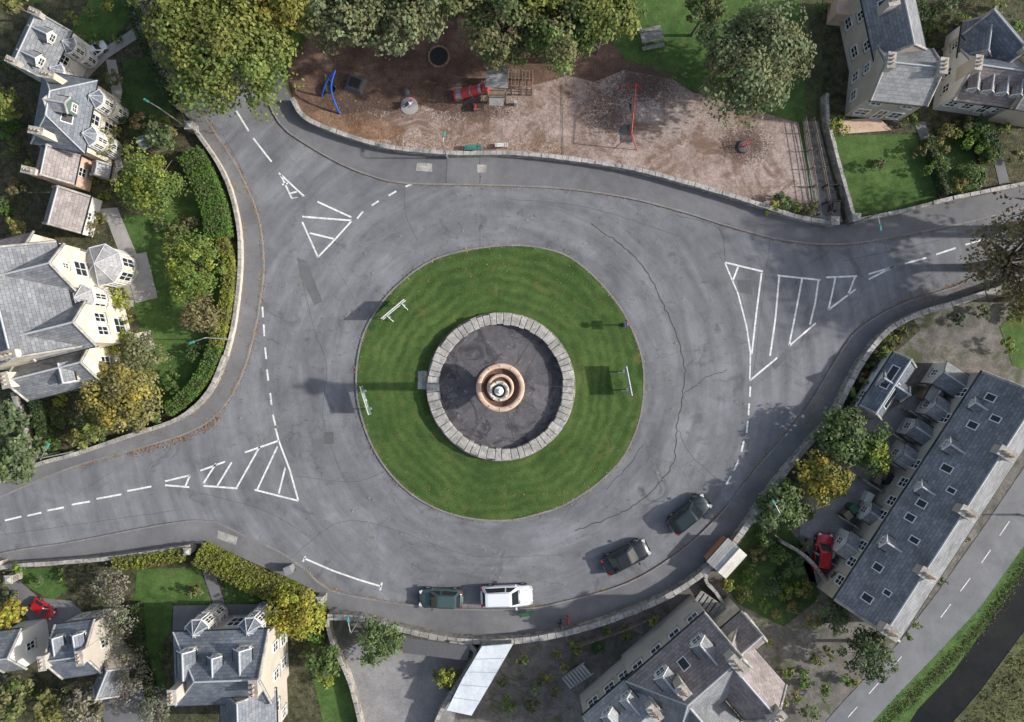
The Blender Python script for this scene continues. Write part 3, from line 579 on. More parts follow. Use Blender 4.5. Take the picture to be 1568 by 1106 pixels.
hedge('garden_hedge',[(1480,190),(1500,215),(1510,250)],1.1,1.4,'mid','dark')
hedge('garden_hedge',[(60,600),(75,650),(85,695)],.8,1.2,'dark','green')
hedge('garden_hedge',[(200,-10),(225,60),(250,115),(278,168)],.7,1.3,'green','dark')
hedge('garden_hedge',[(1395,8),(1412,60)],.8,1.2,'mid','dark')
n=6000; tpar=rng.uniform(0,1,n); a=np.array(catmull(W([(1285,1200),(1350,1106),(1390,1066),(1450,1008),(1508,943),(1572,850),(1700,665)]),.5)); idx=(tpar*(len(a)-1)).astype(int)
P=np.stack([a[idx,0]+rng.normal(.2,.3,n),a[idx,1]+rng.normal(-.2,.3,n),rng.uniform(.05,.2,n)],1)
leafmesh('verge_grass',P,rng.normal(size=(n,3))*.5+[0,0,.9],rng.uniform(.04,.09,n),np.array([PAL['mid'],PAL['bright'],PAL['green'],PAL['brown']])[rng.integers(0,4,n)]*rng.uniform(.5,.8,(n,1)))
n=14000; P=np.stack([rng.uniform(*sorted((G(1460,0)[0],G(1900,0)[0])),n),rng.uniform(G(0,1250)[1],G(0,800)[1],n),rng.uniform(.08,.4,n)],1)
dd=((P[:,0]-G(1470,1106)[0])*(-(G(1568,970)[1]-G(1470,1106)[1]))+(P[:,1]-G(1470,1106)[1])*(G(1568,970)[0]-G(1470,1106)[0]))
P=P[dd<-2]; n=len(P)
leafmesh('riverbank_weeds',P,rng.normal(size=(n,3))*.6+[0,0,.9],rng.uniform(.06,.15,n),np.array([PAL['olive'],PAL['grey'],PAL['yg'],PAL['brown']])[rng.integers(0,4,n)]*rng.uniform(.45,.8,(n,1)))
P=[];
def litter(pts,dn,sg,z,off=0):
    p=offs(catmull(W(pts),.4),off)
    for a,c in zip(p[:-1],p[1:]):
        L=math.dist(a,c); cl=random.choice([.2,.6,1,1.8]); k=np.random.default_rng(int(abs(a[0]*1000+a[1]*77))).poisson(L*dn*cl)
        for _ in range(k):
            s=random.random(); P.append((a[0]+(c[0]-a[0])*s+random.gauss(0,sg),a[1]+(c[1]-a[1])*s+random.gauss(0,sg),z))
litter(K1[3:16],30,.07,.03,.12); litter(K1[3:14],16,.09,.13,-.14); litter(W1[4:14],12,.2,.13,.3)
litter(K2[9:25],18,.09,.03,.15); litter(K3[3:18],14,.08,.03,-.14); litter([(986,590),(980,640),(965,680),(945,712),(905,748),(860,775)],40,.16,.03,-.15); litter(ISL[8:]+ISL[:8],12,.15,.11,0)
litter([(1240,660),(1280,590),(1310,540)],30,.3,.13,.4); litter([(1380,470),(1460,445),(1500,430)],40,.4,.13); litter([(1380,460),(1460,430),(1560,400)],30,.7,.03); litter([(340,190),(400,170),(430,190)],30,.8,.03)
litter([(500,180),(600,215),(720,225),(860,230)],110,.6,.065); litter([(1050,160),(1200,200)],30,1.0,.065); litter([(1100,790),(1180,710)],20,.2,.13,-.4)
litter([(480,150),(600,170),(750,170),(900,150)],50,1.2,.065)
litter([(200,690),(290,662),(335,632)],40,.2,.13,-.4)
for _ in range(1500): 
    a=random.uniform(0,6.28); r=random.uniform(12.5,24); x=-1+r*math.cos(a); y=-2+r*math.sin(a)*.75
    P.append((x,y,.135))
P=np.array(P); n=len(P); lc=np.array([(.24,.12,.05),(.30,.17,.07),(.18,.08,.04),(.34,.26,.10)])[rng.integers(0,4,n)]
leafmesh('fallen_leaves',P,np.tile([0,0,1.],(n,1))+rng.normal(size=(n,3))*.25,rng.uniform(.035,.075,n),lc,mat='leaf_litter')
# ------------------------------------------------------------------ buildings
def winunit(b,T,w,h,glass='glass_dark',frame='white_paint',bars=1):
    b.box((0,.015,0),(w,.03,h),glass,T=T); f=.09
    for sx in(-1,1): b.box((sx*(w/2),.05,0),(f,.1,h+f),frame,T=T)
    for sz in(-1,1): b.box((0,.052,sz*h/2),(w-f,.1,f),frame,T=T)
    b.box((0,.045,0),(w-f,.06,.05),frame,T=T)
    if bars: b.box((0,.047,0),(.05,.06,h-f),frame,T=T)
    b.box((0,.09,-h/2-.1),(w+.25,.2,.09),'coping_stone',T=T)
def wing(par,T,L,Wd,z0,he,hr,ends='gg',wall='sandstone',roof='slate_blue',ov=.3,wins={},chim=[],skew=True,dorm=[],sky=[],flatcap=0,wh=1.5,ww=1.0,potn=3,rmat2=None):
    wb=B(T); h2=Wd/2; l2=L/2
    for x0,y0,x1,y1 in((-l2,-h2,l2,-h2),(l2,-h2,l2,h2),(l2,h2,-l2,h2),(-l2,h2,-l2,-h2)):
        wb.face([(x0,y0,z0),(x1,y1,z0),(x1,y1,he),(x0,y0,he)],wall)
    for i,sx in((0,-1),(1,1)):
        if ends[i]=='g':
            tri=[(sx*l2,-h2,he),(sx*l2,h2,he),(sx*l2,0,hr)]; wb.face(tri if sx>0 else tri[::-1],wall)
    wb.build('walls',par)
    rb=B(T); sl=(hr-he)/h2; eo=ov*sl; rx=[-l2,l2]; ex=[-l2,l2]
    for i,sx in((0,-1),(1,1)):
        if ends[i]=='h': rx[i]=sx*(l2-h2*.9); ex[i]=sx*(l2+ov)
        else: rx[i]=ex[i]=sx*(l2+(.02 if skew else .12))
    if rx[0]>rx[1]: rx=[-.05,.05]
    th=.1
    for zz,top in((0,True),(th,False)):
        A=[(ex[0],-h2-ov,he-eo+th-zz),(ex[1],-h2-ov,he-eo+th-zz),(rx[1],0,hr+th-zz),(rx[0],0,hr+th-zz)]
        C=[(ex[1],h2+ov,he-eo+th-zz),(ex[0],h2+ov,he-eo+th-zz),(rx[0],0,hr+th-zz),(rx[1],0,hr+th-zz)]
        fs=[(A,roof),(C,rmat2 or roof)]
        if ends[0]=='h': fs.append(([(ex[0],h2+ov,he-eo+th-zz),(ex[0],-h2-ov,he-eo+th-zz),(rx[0],0,hr+th-zz)],roof))
        if ends[1]=='h': fs.append(([(ex[1],-h2-ov,he-eo+th-zz),(ex[1],h2+ov,he-eo+th-zz),(rx[1],0,hr+th-zz)],roof))
        for f,mt in fs: rb.face(f if top else f[::-1],mt)
    for sy in(-1,1): rb.box(((ex[0]+ex[1])/2,sy*(h2+ov+.03),he-eo+.02),(ex[1]-ex[0],.1,.13),'black_plastic')
    for i in(0,1):
        if ends[i]=='h': rb.box((ex[i]+(-.03 if i==0 else .03),0,he-eo+.02),(.1,Wd+2*ov,.13),'black_plastic')
    rb.tube((rx[0],0,hr+th+.02),(rx[1],0,hr+th+.02),.09,.09,'lead',6)
    for i in(0,1):
        if ends[i]=='h':
            for sy in(-1,1): rb.tube((ex[i],sy*(h2+ov),he-eo+th),(rx[i],0,hr+th),.07,.07,'lead',5)
        elif skew:
            sx=-1 if i==0 else 1
            for sy in(-1,1): 
                rb.tube((sx*(l2-.08),sy*(h2+ov),he-eo+th+.03),(sx*(l2-.08),0,hr+th+.05),.13,.13,'coping_stone',4)
    rb.build('roof',par)
    ob=B(T)
    def wt(side,u,z):
        if side=='S': M_=Matrix.Translation((u,-h2,z))@Matrix.Rotation(math.pi,4,'Z')
        elif side=='N': M_=Matrix.Translation((u,h2,z))
        elif side=='E': M_=Matrix.Translation((l2,u,z))@Matrix.Rotation(-math.pi/2,4,'Z')
        else: M_=Matrix.Translation((-l2,u,z))@Matrix.Rotation(math.pi/2,4,'Z')
        return M_
    for side,lst in wins.items():
        for it in lst:
            u,z=it[0],it[1]; w_=it[2] if len(it)>2 else ww; h_=it[3] if len(it)>3 else wh
            winunit(ob,wt(side,u,z),w_,h_)
    for (cx_,cy_,*r) in chim:
        zt=hr+.45; zb=he-.2; cw,cd=(r[0],r[1]) if len(r)>1 else (.6,1.3)
        ob.box((cx_,cy_,(zt+zb)/2),(cw,cd,zt-zb),wall if wall!='white_render' else 'beige_render'); ob.box((cx_,cy_,zt+.05),(cw+.14,cd+.14,.1),'coping_stone')
        n=potn
        for k in range(n):
            q=(k-(n-1)/2)*max(cw,cd)*.8/n; px_,py_=(cx_,cy_+q) if cd>cw else (cx_+q,cy_)
            ob.tube((px_,py_,zt+.1),(px_,py_,zt+.4),.11,.09,'chimney_pot',8); ob.tube((px_,py_,zt+.401),(px_,py_,zt+.405),.06,.06,'black_plastic',8)
    for d in dorm:
        x_,side=d[0],d[1]; wd=d[2] if len(d)>2 else 1.3; fr=d[3] if len(d)>3 else .78; hh=d[4] if len(d)>4 else 1.1
        s=1 if side=='N' else -1
        yf=h2*fr; zb=hr-sl*yf; dz=zb+hh; dr=dz+wd*.42
        if dr>hr-.02: dr=hr-.02; dz=dr-wd*.4
        yb=(hr-dr)/sl
        Ld=yf-yb+.3; yc=(yf+yb-.3)/2
        Td=T@Matrix.Translation((x_,s*yc,0))@Matrix.Rotation(s*math.pi/2,4,'Z')
        wing(par,Td,Ld,wd,zb-.3,dz,dr,'gg','white_render' if wall!='sandstone' else 'sandstone',roof,.12,{'E':[(0,(zb+dz)/2+.1,wd*.62,(dz-zb)*.75)]},skew=False)
        fb=B(Td)
        for sy in(-1,1): fb.tube((Ld/2+.13,sy*(wd/2+.12),dz-.02),(Ld/2+.13,0,dr+.1),.06,.06,'white_paint',4)
        fb.build('bargeboard',par)
    for (x_,yy,w_,h_) in sky:
        s=1 if yy>0 else -1; z=hr-sl*abs(yy)+.13; ang=-s*math.atan(sl)
        Ts=Matrix.Translation((x_,yy,z))@Matrix.Rotation(ang,4,'X')
        ob.box((0,0,.0),(w_+.16,h_+.16,.08),'white_paint',T=Ts); ob.box((0,0,.045),(w_,h_,.03),'glass_dark',T=Ts)
    if ob.v: ob.build('windows_and_chimneys',par)
def TM(x,y,deg): return Matrix.Translation((x,y,0))@Matrix.Rotation(math.radians(deg),4,'Z')
def at(px,py,z,deg,sc=1.0): return TM(*G(px,py,z),deg)@Matrix.Scale(sc,4)
def bay(par,T,r,z0,h,hr,wall='sandstone',roof='slate_light',storeys=1,n=8):
    b=B(T); P=[(r*math.cos(2*math.pi*(k+.5)/n),r*math.sin(2*math.pi*(k+.5)/n)) for k in range(n)]
    for k in range(n):
        a=P[k];c=P[(k+1)%n]; b.face([(a[0],a[1],z0),(c[0],c[1],z0),(c[0],c[1],h),(a[0],a[1],h)],wall)
        m_=((a[0]+c[0])/2,(a[1]+c[1])/2); an=math.atan2(m_[1],m_[0]); w=math.dist(a,c)*.62
        for s in range(storeys):
            hh=(h-z0)/storeys; z=z0+hh*(s+.55); winunit(b,Matrix.Translation((m_[0],m_[1],z))@Matrix.Rotation(an-math.pi/2,4,'Z'),w,hh*.62)
        o=1.12; b.face([(a[0]*o,a[1]*o,h),(c[0]*o,c[1]*o,h),(0,0,hr)],roof); b.tube((a[0]*o,a[1]*o,h+.02),(0,0,hr+.02),.04,.04,'lead',5)
        b.face([(c[0]*o,c[1]*o,h-.01),(a[0]*o,a[1]*o,h-.01),(0,0,h-.01)],'white_paint')
        b.tube((a[0]*o,a[1]*o,h),(c[0]*o,c[1]*o,h),.06,.06,'white_paint',5)
    b.build('bay_window',par)
# D villa on the left
p=empty('sandstone_villa'); 
T0=at(28,468,6,14,.9)
wing(p,T0@Matrix.Rotation(math.pi/2,4,'Z'),9.5,8,0,6.4,9.0,'gg','sandstone','slate_mid',wins={'S':[(-3.2,4.6),(3.2,4.6),(-3.2,1.8),(3.4,1.8)]},chim=[(-4.4,0),(4.4,0),(0,2.6)],dorm=[(0,'N')])
wing(p,T0@Matrix.Translation((2.2,2.3,0)),5.2,3.6,0,6.3,8.6,'gg','sandstone','slate_mid',wins={'E':[(0,4.7,1.3,1.7),(0,6.8,.5,.8),(0,1.8,1.4,1.7)]})
wing(p,T0@Matrix.Translation((2.6,-2.9,0)),5.6,3.4,0,6.3,8.4,'gg','sandstone','slate_mid',wins={'E':[(-.6,4.7,.8,1.6),(.6,4.7,.8,1.6),(0,1.8,1.4,1.7)]})
bay(p,T0@Matrix.Translation((5.9,2.6,0)),1.75,0,3.1,4.3,storeys=1)
bay(p,T0@Matrix.Translation((4.6,-.4,0)),1.15,0,5.4,6.3,storeys=2,n=8)
wing(p,T0@Matrix.Translation((.5,-6.0,0)),7,3.2,0,4.4,6.4,'gg','sandstone','slate_mid',wins={'E':[(0,3.0,1,1.3)],'S':[(1,2,1,1.3)]},dorm=[(1.5,'S')],chim=[(-3,0)])
wing(p,T0@Matrix.Translation((-2.0,5.6,0)),5,2.6,0,3.0,4.4,'gg','sandstone','slate_brown',wins={'E':[(0,2,.8,1.1)]})
b=B(T0@Matrix.Translation((6.0,-4.6,0)))
for k in range(5): b.box((k*.28,0,.25-k*.05),(.3,1.8,.5-k*.1),'pale_stone')
b.build('entrance_steps',p)
b=B(T0); b.box((7.6,1.4,.06),(2.2,4.5,.1),'concrete_slab'); b.build('patio',p)
p=empty('stone_outbuilding'); wing(p,at(92,318,3,75,.9),3.6,3.0,0,2.6,4.2,'gg','white_render','slate_brown',wins={'S':[(0,1.6,.7,.9)]})
# B
p=empty('slate_villa'); T0=at(86,165,5,80,.8)
wing(p,T0,6.8,4.9,0,5.2,7.4,'hh','sandstone','slate_blue',wins={'S':[(-2.0,4),(0,4),(2.0,4),(0,1.6)]},chim=[(-2.9,.4),(2.6,.3)],sky=[(-.8,-1.3,.9,.9)])
bay(p,T0@Matrix.Translation((1.9,-2.6,0)),.95,0,4.9,5.7,roof='slate_blue',storeys=2); bay(p,T0@Matrix.Translation((-1.9,-2.6,0)),.95,0,4.9,5.7,roof='slate_blue',storeys=2)
wing(p,T0@Matrix.Translation((.2,-.8,0))@Matrix.Rotation(math.pi/2,4,'Z'),2.2,1.4,5,7.1,7.7,'gg','sign_green','slate_light',.1,wins={'W':[(0,6.5,.8,.7)]})
wing(p,at(70,246,4,78,.8),3.2,3.6,0,3.4,5.2,'gg','terracotta_stone','slate_brown',wins={'S':[(0,2,.9,1.2)]},chim=[(-1.4,1)])
p=empty('stone_shed'); wing(p,at(150,258,2,80),1.2,1.0,0,1.7,2.1,'gg','timber_grey','slate_light')
# A
p=empty('bay_fronted_villa'); T0=at(42,60,5,65,.7)
wing(p,T0,6.5,4.6,0,5.2,7.4,'gg','white_render','slate_mid',wins={'S':[(-2,4),(2,4),(0,4)]},chim=[(-3,0),(3,0)],dorm=[(-1.6,'S'),(1.4,'S')])
bay(p,T0@Matrix.Translation((1.7,-2.4,0)),1.0,0,4.7,5.6,'white_render','slate_blue',2); bay(p,T0@Matrix.Translation((-1.7,-2.4,0)),1.0,0,4.7,5.6,'white_render','slate_blue',2)
# E
p=empty('rendered_house'); T0=TM(*G(1338,146),-6)@Matrix.Scale(.88,4)
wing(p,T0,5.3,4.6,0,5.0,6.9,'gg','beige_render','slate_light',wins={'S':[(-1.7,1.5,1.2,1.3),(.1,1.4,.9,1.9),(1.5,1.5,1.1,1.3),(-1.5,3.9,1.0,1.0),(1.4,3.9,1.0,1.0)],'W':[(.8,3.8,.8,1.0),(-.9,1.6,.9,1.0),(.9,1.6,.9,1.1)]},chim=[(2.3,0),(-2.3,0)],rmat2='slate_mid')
wing(p,T0@Matrix.Translation((-1.4,5.0,0))@Matrix.Rotation(math.radians(108),4,'Z'),7.0,4.2,0,5.1,7.0,'gh','beige_render','slate_mid',wins={'N':[(-1.6,3.9,.8,1.0),(1.2,3.9,.8,1.0),(-1.2,1.7,1,1.1),(1.6,1.7,1,1.1)]},chim=[(.5,1.2,.7,.9)],sky=[(1,1.2,.6,.8)])
b=B(T0); b.box((-4.6,7.2,1.2),(1.5,1.7,2.4),'terracotta_stone'); b.box((-4.6,7.2,2.45),(1.8,2.0,.12),'terracotta_stone'); b.build('porch',p)
# F
p=empty('white_cottage'); T0=TM(*G(1478,142),-8)@Matrix.Scale(.84,4)
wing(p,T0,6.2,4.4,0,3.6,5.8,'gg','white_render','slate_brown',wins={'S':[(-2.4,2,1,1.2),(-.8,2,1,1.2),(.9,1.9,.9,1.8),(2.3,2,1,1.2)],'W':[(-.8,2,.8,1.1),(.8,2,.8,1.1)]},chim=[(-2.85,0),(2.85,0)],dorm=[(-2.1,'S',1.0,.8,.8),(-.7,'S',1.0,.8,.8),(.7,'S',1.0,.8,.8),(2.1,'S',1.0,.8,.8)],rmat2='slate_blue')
wing(p,T0@Matrix.Translation((-1.4,3.6,0))@Matrix.Rotation(math.pi/2,4,'Z'),3.6,2.8,0,3.4,5.0,'gg','white_render','slate_blue',wins={'N':[(0,2,.8,1.0)]})
p=empty('slate_house'); wing(p,at(1550,44,5,-50,.7),6,4.5,0,4.5,6.8,'gg','beige_render','slate_blue',wins={'S':[(0,3,1,1.2)]},chim=[(2.7,0)])
p=empty('slate_house'); wing(p,at(1620,120,5,-10,.8),5,5,0,4.5,6.8,'gg','beige_render','slate_mid',chim=[(-2.2,0)])
# G terrace
p=empty('slate_terrace'); T0=TM(34.5,-11.7,57)
wing(p,T0,22,5.6,0,4.0,6.5,'gg','beige_render','slate_mid',chim=[(-10.6,-.1,.7,1.3),(-5.4,-.1,.7,1.3),(.2,-.1,.7,1.3),(5.6,-.1,.7,1.3),(10.4,0,.7,1.3)],sky=[(-9.4,1.7,.5,.7),(-8.2,1.0,.35,.45),(-6.9,2.1,.5,.6),(-3.6,1.3,.4,.6),(-2.2,2.1,.5,.6),(-.8,2.0,.5,.6),(1.2,1.1,.35,.5),(2.6,1.9,.5,.7),(6.6,2.0,.5,.6),(7.8,1.2,.4,.6),(9.2,2.0,.5,.6)],wins={'N':[(x,2.6,.8,1.1) for x in (-9.4,-7.6,-6,-3,-1.6,.2,2,6.5,9)],'S':[(x,2.6,.9,1.2) for x in (-9,-6,-3,0,3,6,9)]},
 dorm=[(-4.9,'N',1.0,.97,.6),(.3,'N',.9,.97,.5),(4.3,'N',1.0,.97,.6),(8.2,'N',.8,.97,.45)])
for x_,w_,l_,h_,rm in((-6.6,2.0,1.2,1.9,'slate_light'),(-3.3,1.5,.9,1.9,'slate_mid'),(2.2,1.6,1.3,1.9,'slate_light'),(4.6,1.5,1.7,1.9,'slate_mid'),(7.0,1.7,1.3,2.0,'slate_light'),(9.6,2.0,2.2,2.0,'slate_mid')):
    wing(p,T0@Matrix.Translation((x_,2.8+l_/2-.15,0))@Matrix.Rotation(math.pi/2,4,'Z'),l_,w_,0,h_,h_+.5,'gg','white_render',rm,.1,wins={'E':[(0,1.2,.6,.8)],'N':[(0,1.2,.6,.8)]},skew=False)
b=B(T0)
for x_ in (-8.6,-4.9,-1.2,3.4,5.8,8.3): b.box((x_,3.9,.55),(.12,2.2,1.1),'rubble_stone')
for x_,y_,m_ in ((-7.8,3.6,'white_paint'),(-2.2,3.5,'white_paint'),(-.4,3.7,'timber'),(3.0,3.6,'white_paint'),(6.2,3.6,'timber_grey')): b.box((x_,y_,.4),(.9,.6,.7),m_,.1)
b.build('yard_walls_and_stores',p)
for i,(x,y) in enumerate([(1305,785),(1312,778),(1340,835),(1352,845),(1328,850),(1450,612),(1462,625),(1430,640)]):
    b=B(Matrix.Translation((*G(x,y),.05))); b.lathe([(.22,0),(.3,.4),(.26,.42),(.24,.3),(0,.3)],random.choice(['terracotta_stone','timber','black_plastic']),12); b.build('plant_pot')
# H
p=empty('garden_outbuilding'); T0=at(1364,592,2.5,57)
wing(p,T0,5.4,1.9,0,2.0,2.8,'gg','white_render','slate_blue',.15,wins={'N':[(-1.5,1.2,.7,.9),(.2,1.2,.7,.9)]},sky=[(.6,.5,2.0,.5),(-.6,-.5,2.2,.5)])
wing(p,T0@Matrix.Translation((.2,-.3,0))@Matrix.Rotation(math.pi/2,4,'Z'),2.6,1.2,0,2.1,2.7,'gg','white_render','slate_blue',.12)
p=empty('garden_shed'); wing(p,at(1115,857,2,48,.85),2.9,2.3,0,1.9,2.4,'gg','orange_wall','boards',.12,skew=False)
p=empty('timber_shed'); wing(p,at(1440,600,2,60,.8),2.4,1.4,0,1.9,2.3,'gg','timber','timber_grey',.1,skew=False); 
p=empty('timber_shed'); wing(p,at(227,215,1.8,20),1.3,1.0,0,1.7,2.1,'gg','timber','slate_blue',.1,skew=False)
# J
p=empty('gabled_stone_house'); T0=at(1066,1044,6,41,.98)
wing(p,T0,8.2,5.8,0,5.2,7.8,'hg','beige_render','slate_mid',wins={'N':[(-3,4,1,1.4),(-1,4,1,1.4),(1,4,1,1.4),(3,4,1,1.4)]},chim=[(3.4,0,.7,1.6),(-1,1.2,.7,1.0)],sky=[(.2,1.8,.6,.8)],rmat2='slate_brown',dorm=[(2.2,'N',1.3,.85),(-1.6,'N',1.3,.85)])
wing(p,T0@Matrix.Translation((3.0,-2.6,0))@Matrix.Rotation(-math.pi/2,4,'Z'),6.2,3.8,0,5.1,7.3,'gg','sandstone','slate_brown',wins={'E':[(0,4,1,1.4)],'N':[(0,4,1,1.3),(2,4,1,1.3)]},chim=[(2.8,0)])
wing(p,T0@Matrix.Translation((-1.6,-2.6,0))@Matrix.Rotation(-math.pi/2,4,'Z'),6,3.6,0,5.0,7.1,'gg','sandstone','slate_mid')
wing(p,T0@Matrix.Translation((-6.3,.6,0)),5.6,4.2,0,4.4,6.3,'gg','beige_render','slate_light',wins={'N':[(-1.6,3,1,1.2),(.2,3,1,1.2),(1.8,3,1,1.2)]},chim=[(-2.6,0),(2.3,0)],dorm=[(-.8,'N',1.1,.85,.8),(1.2,'N',1.1,.85,.8)])
wing(p,T0@Matrix.Translation((5.2,-.6,0)),2.4,2.6,0,4.6,6.2,'gg','sandstone','slate_brown',wins={'E':[(0,3.6,1,1.3)]})
# K
p=empty('garage'); b=B(); rf=[G(738,990,2.2),G(786,986,2.2),G(752,1045,2.2),G(722,1096,2.2),G(684,1088,2.2),G(708,1040,2.2)]
sheet('',rf,2.2,'pale_roof',2.08,b)
for t in (.2,.4,.6,.8): 
    a=Vector(rf[0]).lerp(Vector(rf[4]),t); c=Vector(rf[1]).lerp(Vector(rf[3]),t); b.box(((a.x+c.x)/2,(a.y+c.y)/2,2.215),((c-a).length*.96,.05,.03),'lead',math.atan2((c-a).y,(c-a).x))
b.build('roof',p)
b=B(); cen=(sum(q[0] for q in rf)/6,sum(q[1] for q in rf)/6); rw=[(cen[0]+(q[0]-cen[0])*.95,cen[1]+(q[1]-cen[1])*.97) for q in rf]; sheet('',rw,2.07,'rubble_stone',0,b); b.build('walls',p)
p=empty('lean_to_shed'); b=B(); rf=[G(612,975,1.6),(G(720,990,1.6)),(G(716,1012,1.6)),(G(618,1000,1.6))]; sheet('',rf,1.6,'rubber_mat',1.5,b); b.build('roof',p); b=B(); cen=(sum(q[0] for q in rf)/4,sum(q[1] for q in rf)/4); rw=[(cen[0]+(q[0]-cen[0])*.95,cen[1]+(q[1]-cen[1])*.9) for q in rf]; sheet('',rw,1.49,'rubble_stone',0,b); b.build('walls',p)
# L
p=empty('stone_villa'); T0=at(338,1028,5,2,.95)
wing(p,T0,7.8,5.6,0,4.7,7.0,'hg','beige_render','slate_blue',wins={'E':[(-1.2,3.4,.8,1.2),(1.2,3.4,.8,1.2),(1.0,1.4,.9,1.2),(-1,1.4,.9,1.2)],'N':[(-2.4,1.7,1.1,1.5),(0,1.9,1.1,2.0),(2.4,1.7,1.1,1.5)]},chim=[(3.5,-.6,.6,1.4),(-3.0,-1.0,.6,1.1)],dorm=[(-2.4,'N',1.3,.72,.8),(0,'N',1.0,.55,.6),(2.2,'N',1.3,.72,.8)])
bay(p,T0@Matrix.Translation((-2.3,3.0,0)),.95,0,4.3,5.1,'pale_stone','slate_blue',2); bay(p,T0@Matrix.Translation((2.2,3.0,0)),.95,0,4.3,5.1,'pale_stone','slate_blue',2)
wing(p,T0@Matrix.Translation((1.6,-4.2,0))@Matrix.Rotation(math.pi/2,4,'Z'),4,4.2,0,4.0,6.0,'gg','beige_render','slate_blue',wins={'S':[(0,3,.9,1.2),(-1.3,1.3,.8,1.0)]},chim=[(-1.6,0)])
# M
p=empty('slate_villa'); T0=at(108,1002,4.5,8,.82)
wing(p,T0,4.1,4.8,0,4.4,6.5,'gg','beige_render','slate_blue',wins={'E':[(0,3.4,.8,1.2)],'N':[(-1,1.6,.9,1.4),(1,1.6,.9,1.4)]},chim=[(1.8,0),(-1.8,0)],dorm=[(-1,'N',1.1,.75,.8),(1,'N',1.1,.75,.8)])
wing(p,T0@Matrix.Translation((2.2,-3.6,0))@Matrix.Rotation(math.radians(60),4,'Z'),3.2,2.2,0,3.4,4.8,'gg','beige_render','slate_mid')
p=empty('slate_villa'); wing(p,at(-8,1012,5,8,.8),2.5,3.6,0,4,6,'gg','white_render','slate_mid',wins={'E':[(0,3,.8,1.2)]})
# ------------------------------------------------------------------ fountain
fx,fy=IC; p=empty('stone_fountain')
b=B(Matrix.Translation((fx,fy,0)))
b.lathe([(5.35,.0),(5.35,.13),(0,.13)],'cracked_paving',64,smooth=False); b.build('pool_floor',p)
b=B(Matrix.Translation((fx,fy,.134)))
for k in range(8):
    a=k*math.pi/4+.25+random.uniform(-.08,.08); b.box((3.5*math.cos(a),3.5*math.sin(a),0),(3.3,.05,.012),'seam',a)
b.build('floor_joints',p)
b=B(Matrix.Translation((fx,fy,0))); n=58; acc=0
wd=[random.uniform(.7,1.3) for _ in range(n)]; tot=sum(wd)
for k in range(n):
    a0=2*math.pi*acc/tot+.003; acc+=wd[k]; a1=2*math.pi*acc/tot-.003; ri=5.3+random.uniform(-.06,.06); ro=6.25+random.uniform(-.07,.07); z=.8+random.uniform(-.03,.03)
    P=[(r*math.cos(a),r*math.sin(a),zz) for zz in(0.08,z) for r,a in((ri,a0),(ro,a0),(ro,a1),(ri,a1))]
    b.mesh(P,[(4,5,6,7),(1,2,6,5),(3,0,4,7),(0,1,5,4),(2,3,7,6)],'coping_stone')
b.lathe([(6.38,.08),(6.38,.4),(6.15,.4)],'rubble_stone',64,smooth=False); b.build('pool_wall',p,.04)
b=B(Matrix.Translation((fx,fy,.1)))
b.lathe([(2.0,0),(2.0,.2),(1.6,.2),(1.6,.45),(1.1,.45),(.95,.7),(.8,1.4),(.95,1.7),(1.4,1.95),(1.8,2.25),(1.97,2.45),(2.0,2.6),(1.9,2.68),(1.68,2.68),(1.6,2.6),(1.58,2.45)],'terracotta_stone',48)
b.lathe([(1.58,2.45),(1.35,2.2),(1.1,2.1)],'woodchip_shade_dark',40)
b.lathe([(1.12,2.1),(1.12,2.5),(.98,2.56),(.88,2.5),(.86,2.3)],'terracotta_stone',40)
b.lathe([(.86,2.3),(.6,2.3),(.5,2.5)],'woodchip_shade_dark',32)
for k in range(12):
    a=k*math.pi/6; b.box((1.8*math.cos(a),1.8*math.sin(a),2.70),(.22,.1,.05),'pale_stone',a)
b.build('lower_basin',p)
b=B(Matrix.Translation((fx,fy,.1)))
P=[];F=[];nn=48;zz=[2.3,2.8,4,5,6,7,8.0]
for i,z in enumerate(zz):
    for k in range(nn):
        a=2*math.pi*k/nn; r=(.5 if i==0 else .42-.02*i)*(1 if k%4<2 else .92); P.append((r*math.cos(a),r*math.sin(a),z))
for i in range(len(zz)-1):
    for k in range(nn): F.append((i*nn+k,i*nn+(k+1)%nn,(i+1)*nn+(k+1)%nn,(i+1)*nn+k))
b.mesh(P,F,'pale_stone'); b.build('column',p)
b=B(Matrix.Translation((fx,fy,.1)))
b.lathe([(.3,8.0),(.45,8.1),(.45,8.2),(.4,8.25),(.6,8.45),(.74,8.75),(.76,8.95),(.70,9.0),(.60,8.98),(.55,8.88),(.5,8.8)],'pale_stone',32)
b.lathe([(.5,8.8),(.32,8.78)],'black_plastic',32)
b.lathe([(.34,8.76),(.34,9.1),(.26,9.14),(.2,9.1),(.16,9.25),(.2,9.4),(.1,9.6),(.05,9.9),(0,10.0)],'white_paint',16)
for k in range(8):
    a=k*math.pi/4+.2; b.box((.66*math.cos(a),.66*math.sin(a),9.03),(.13,.10,.1),'white_paint',a)
b.build('upper_urn',p)
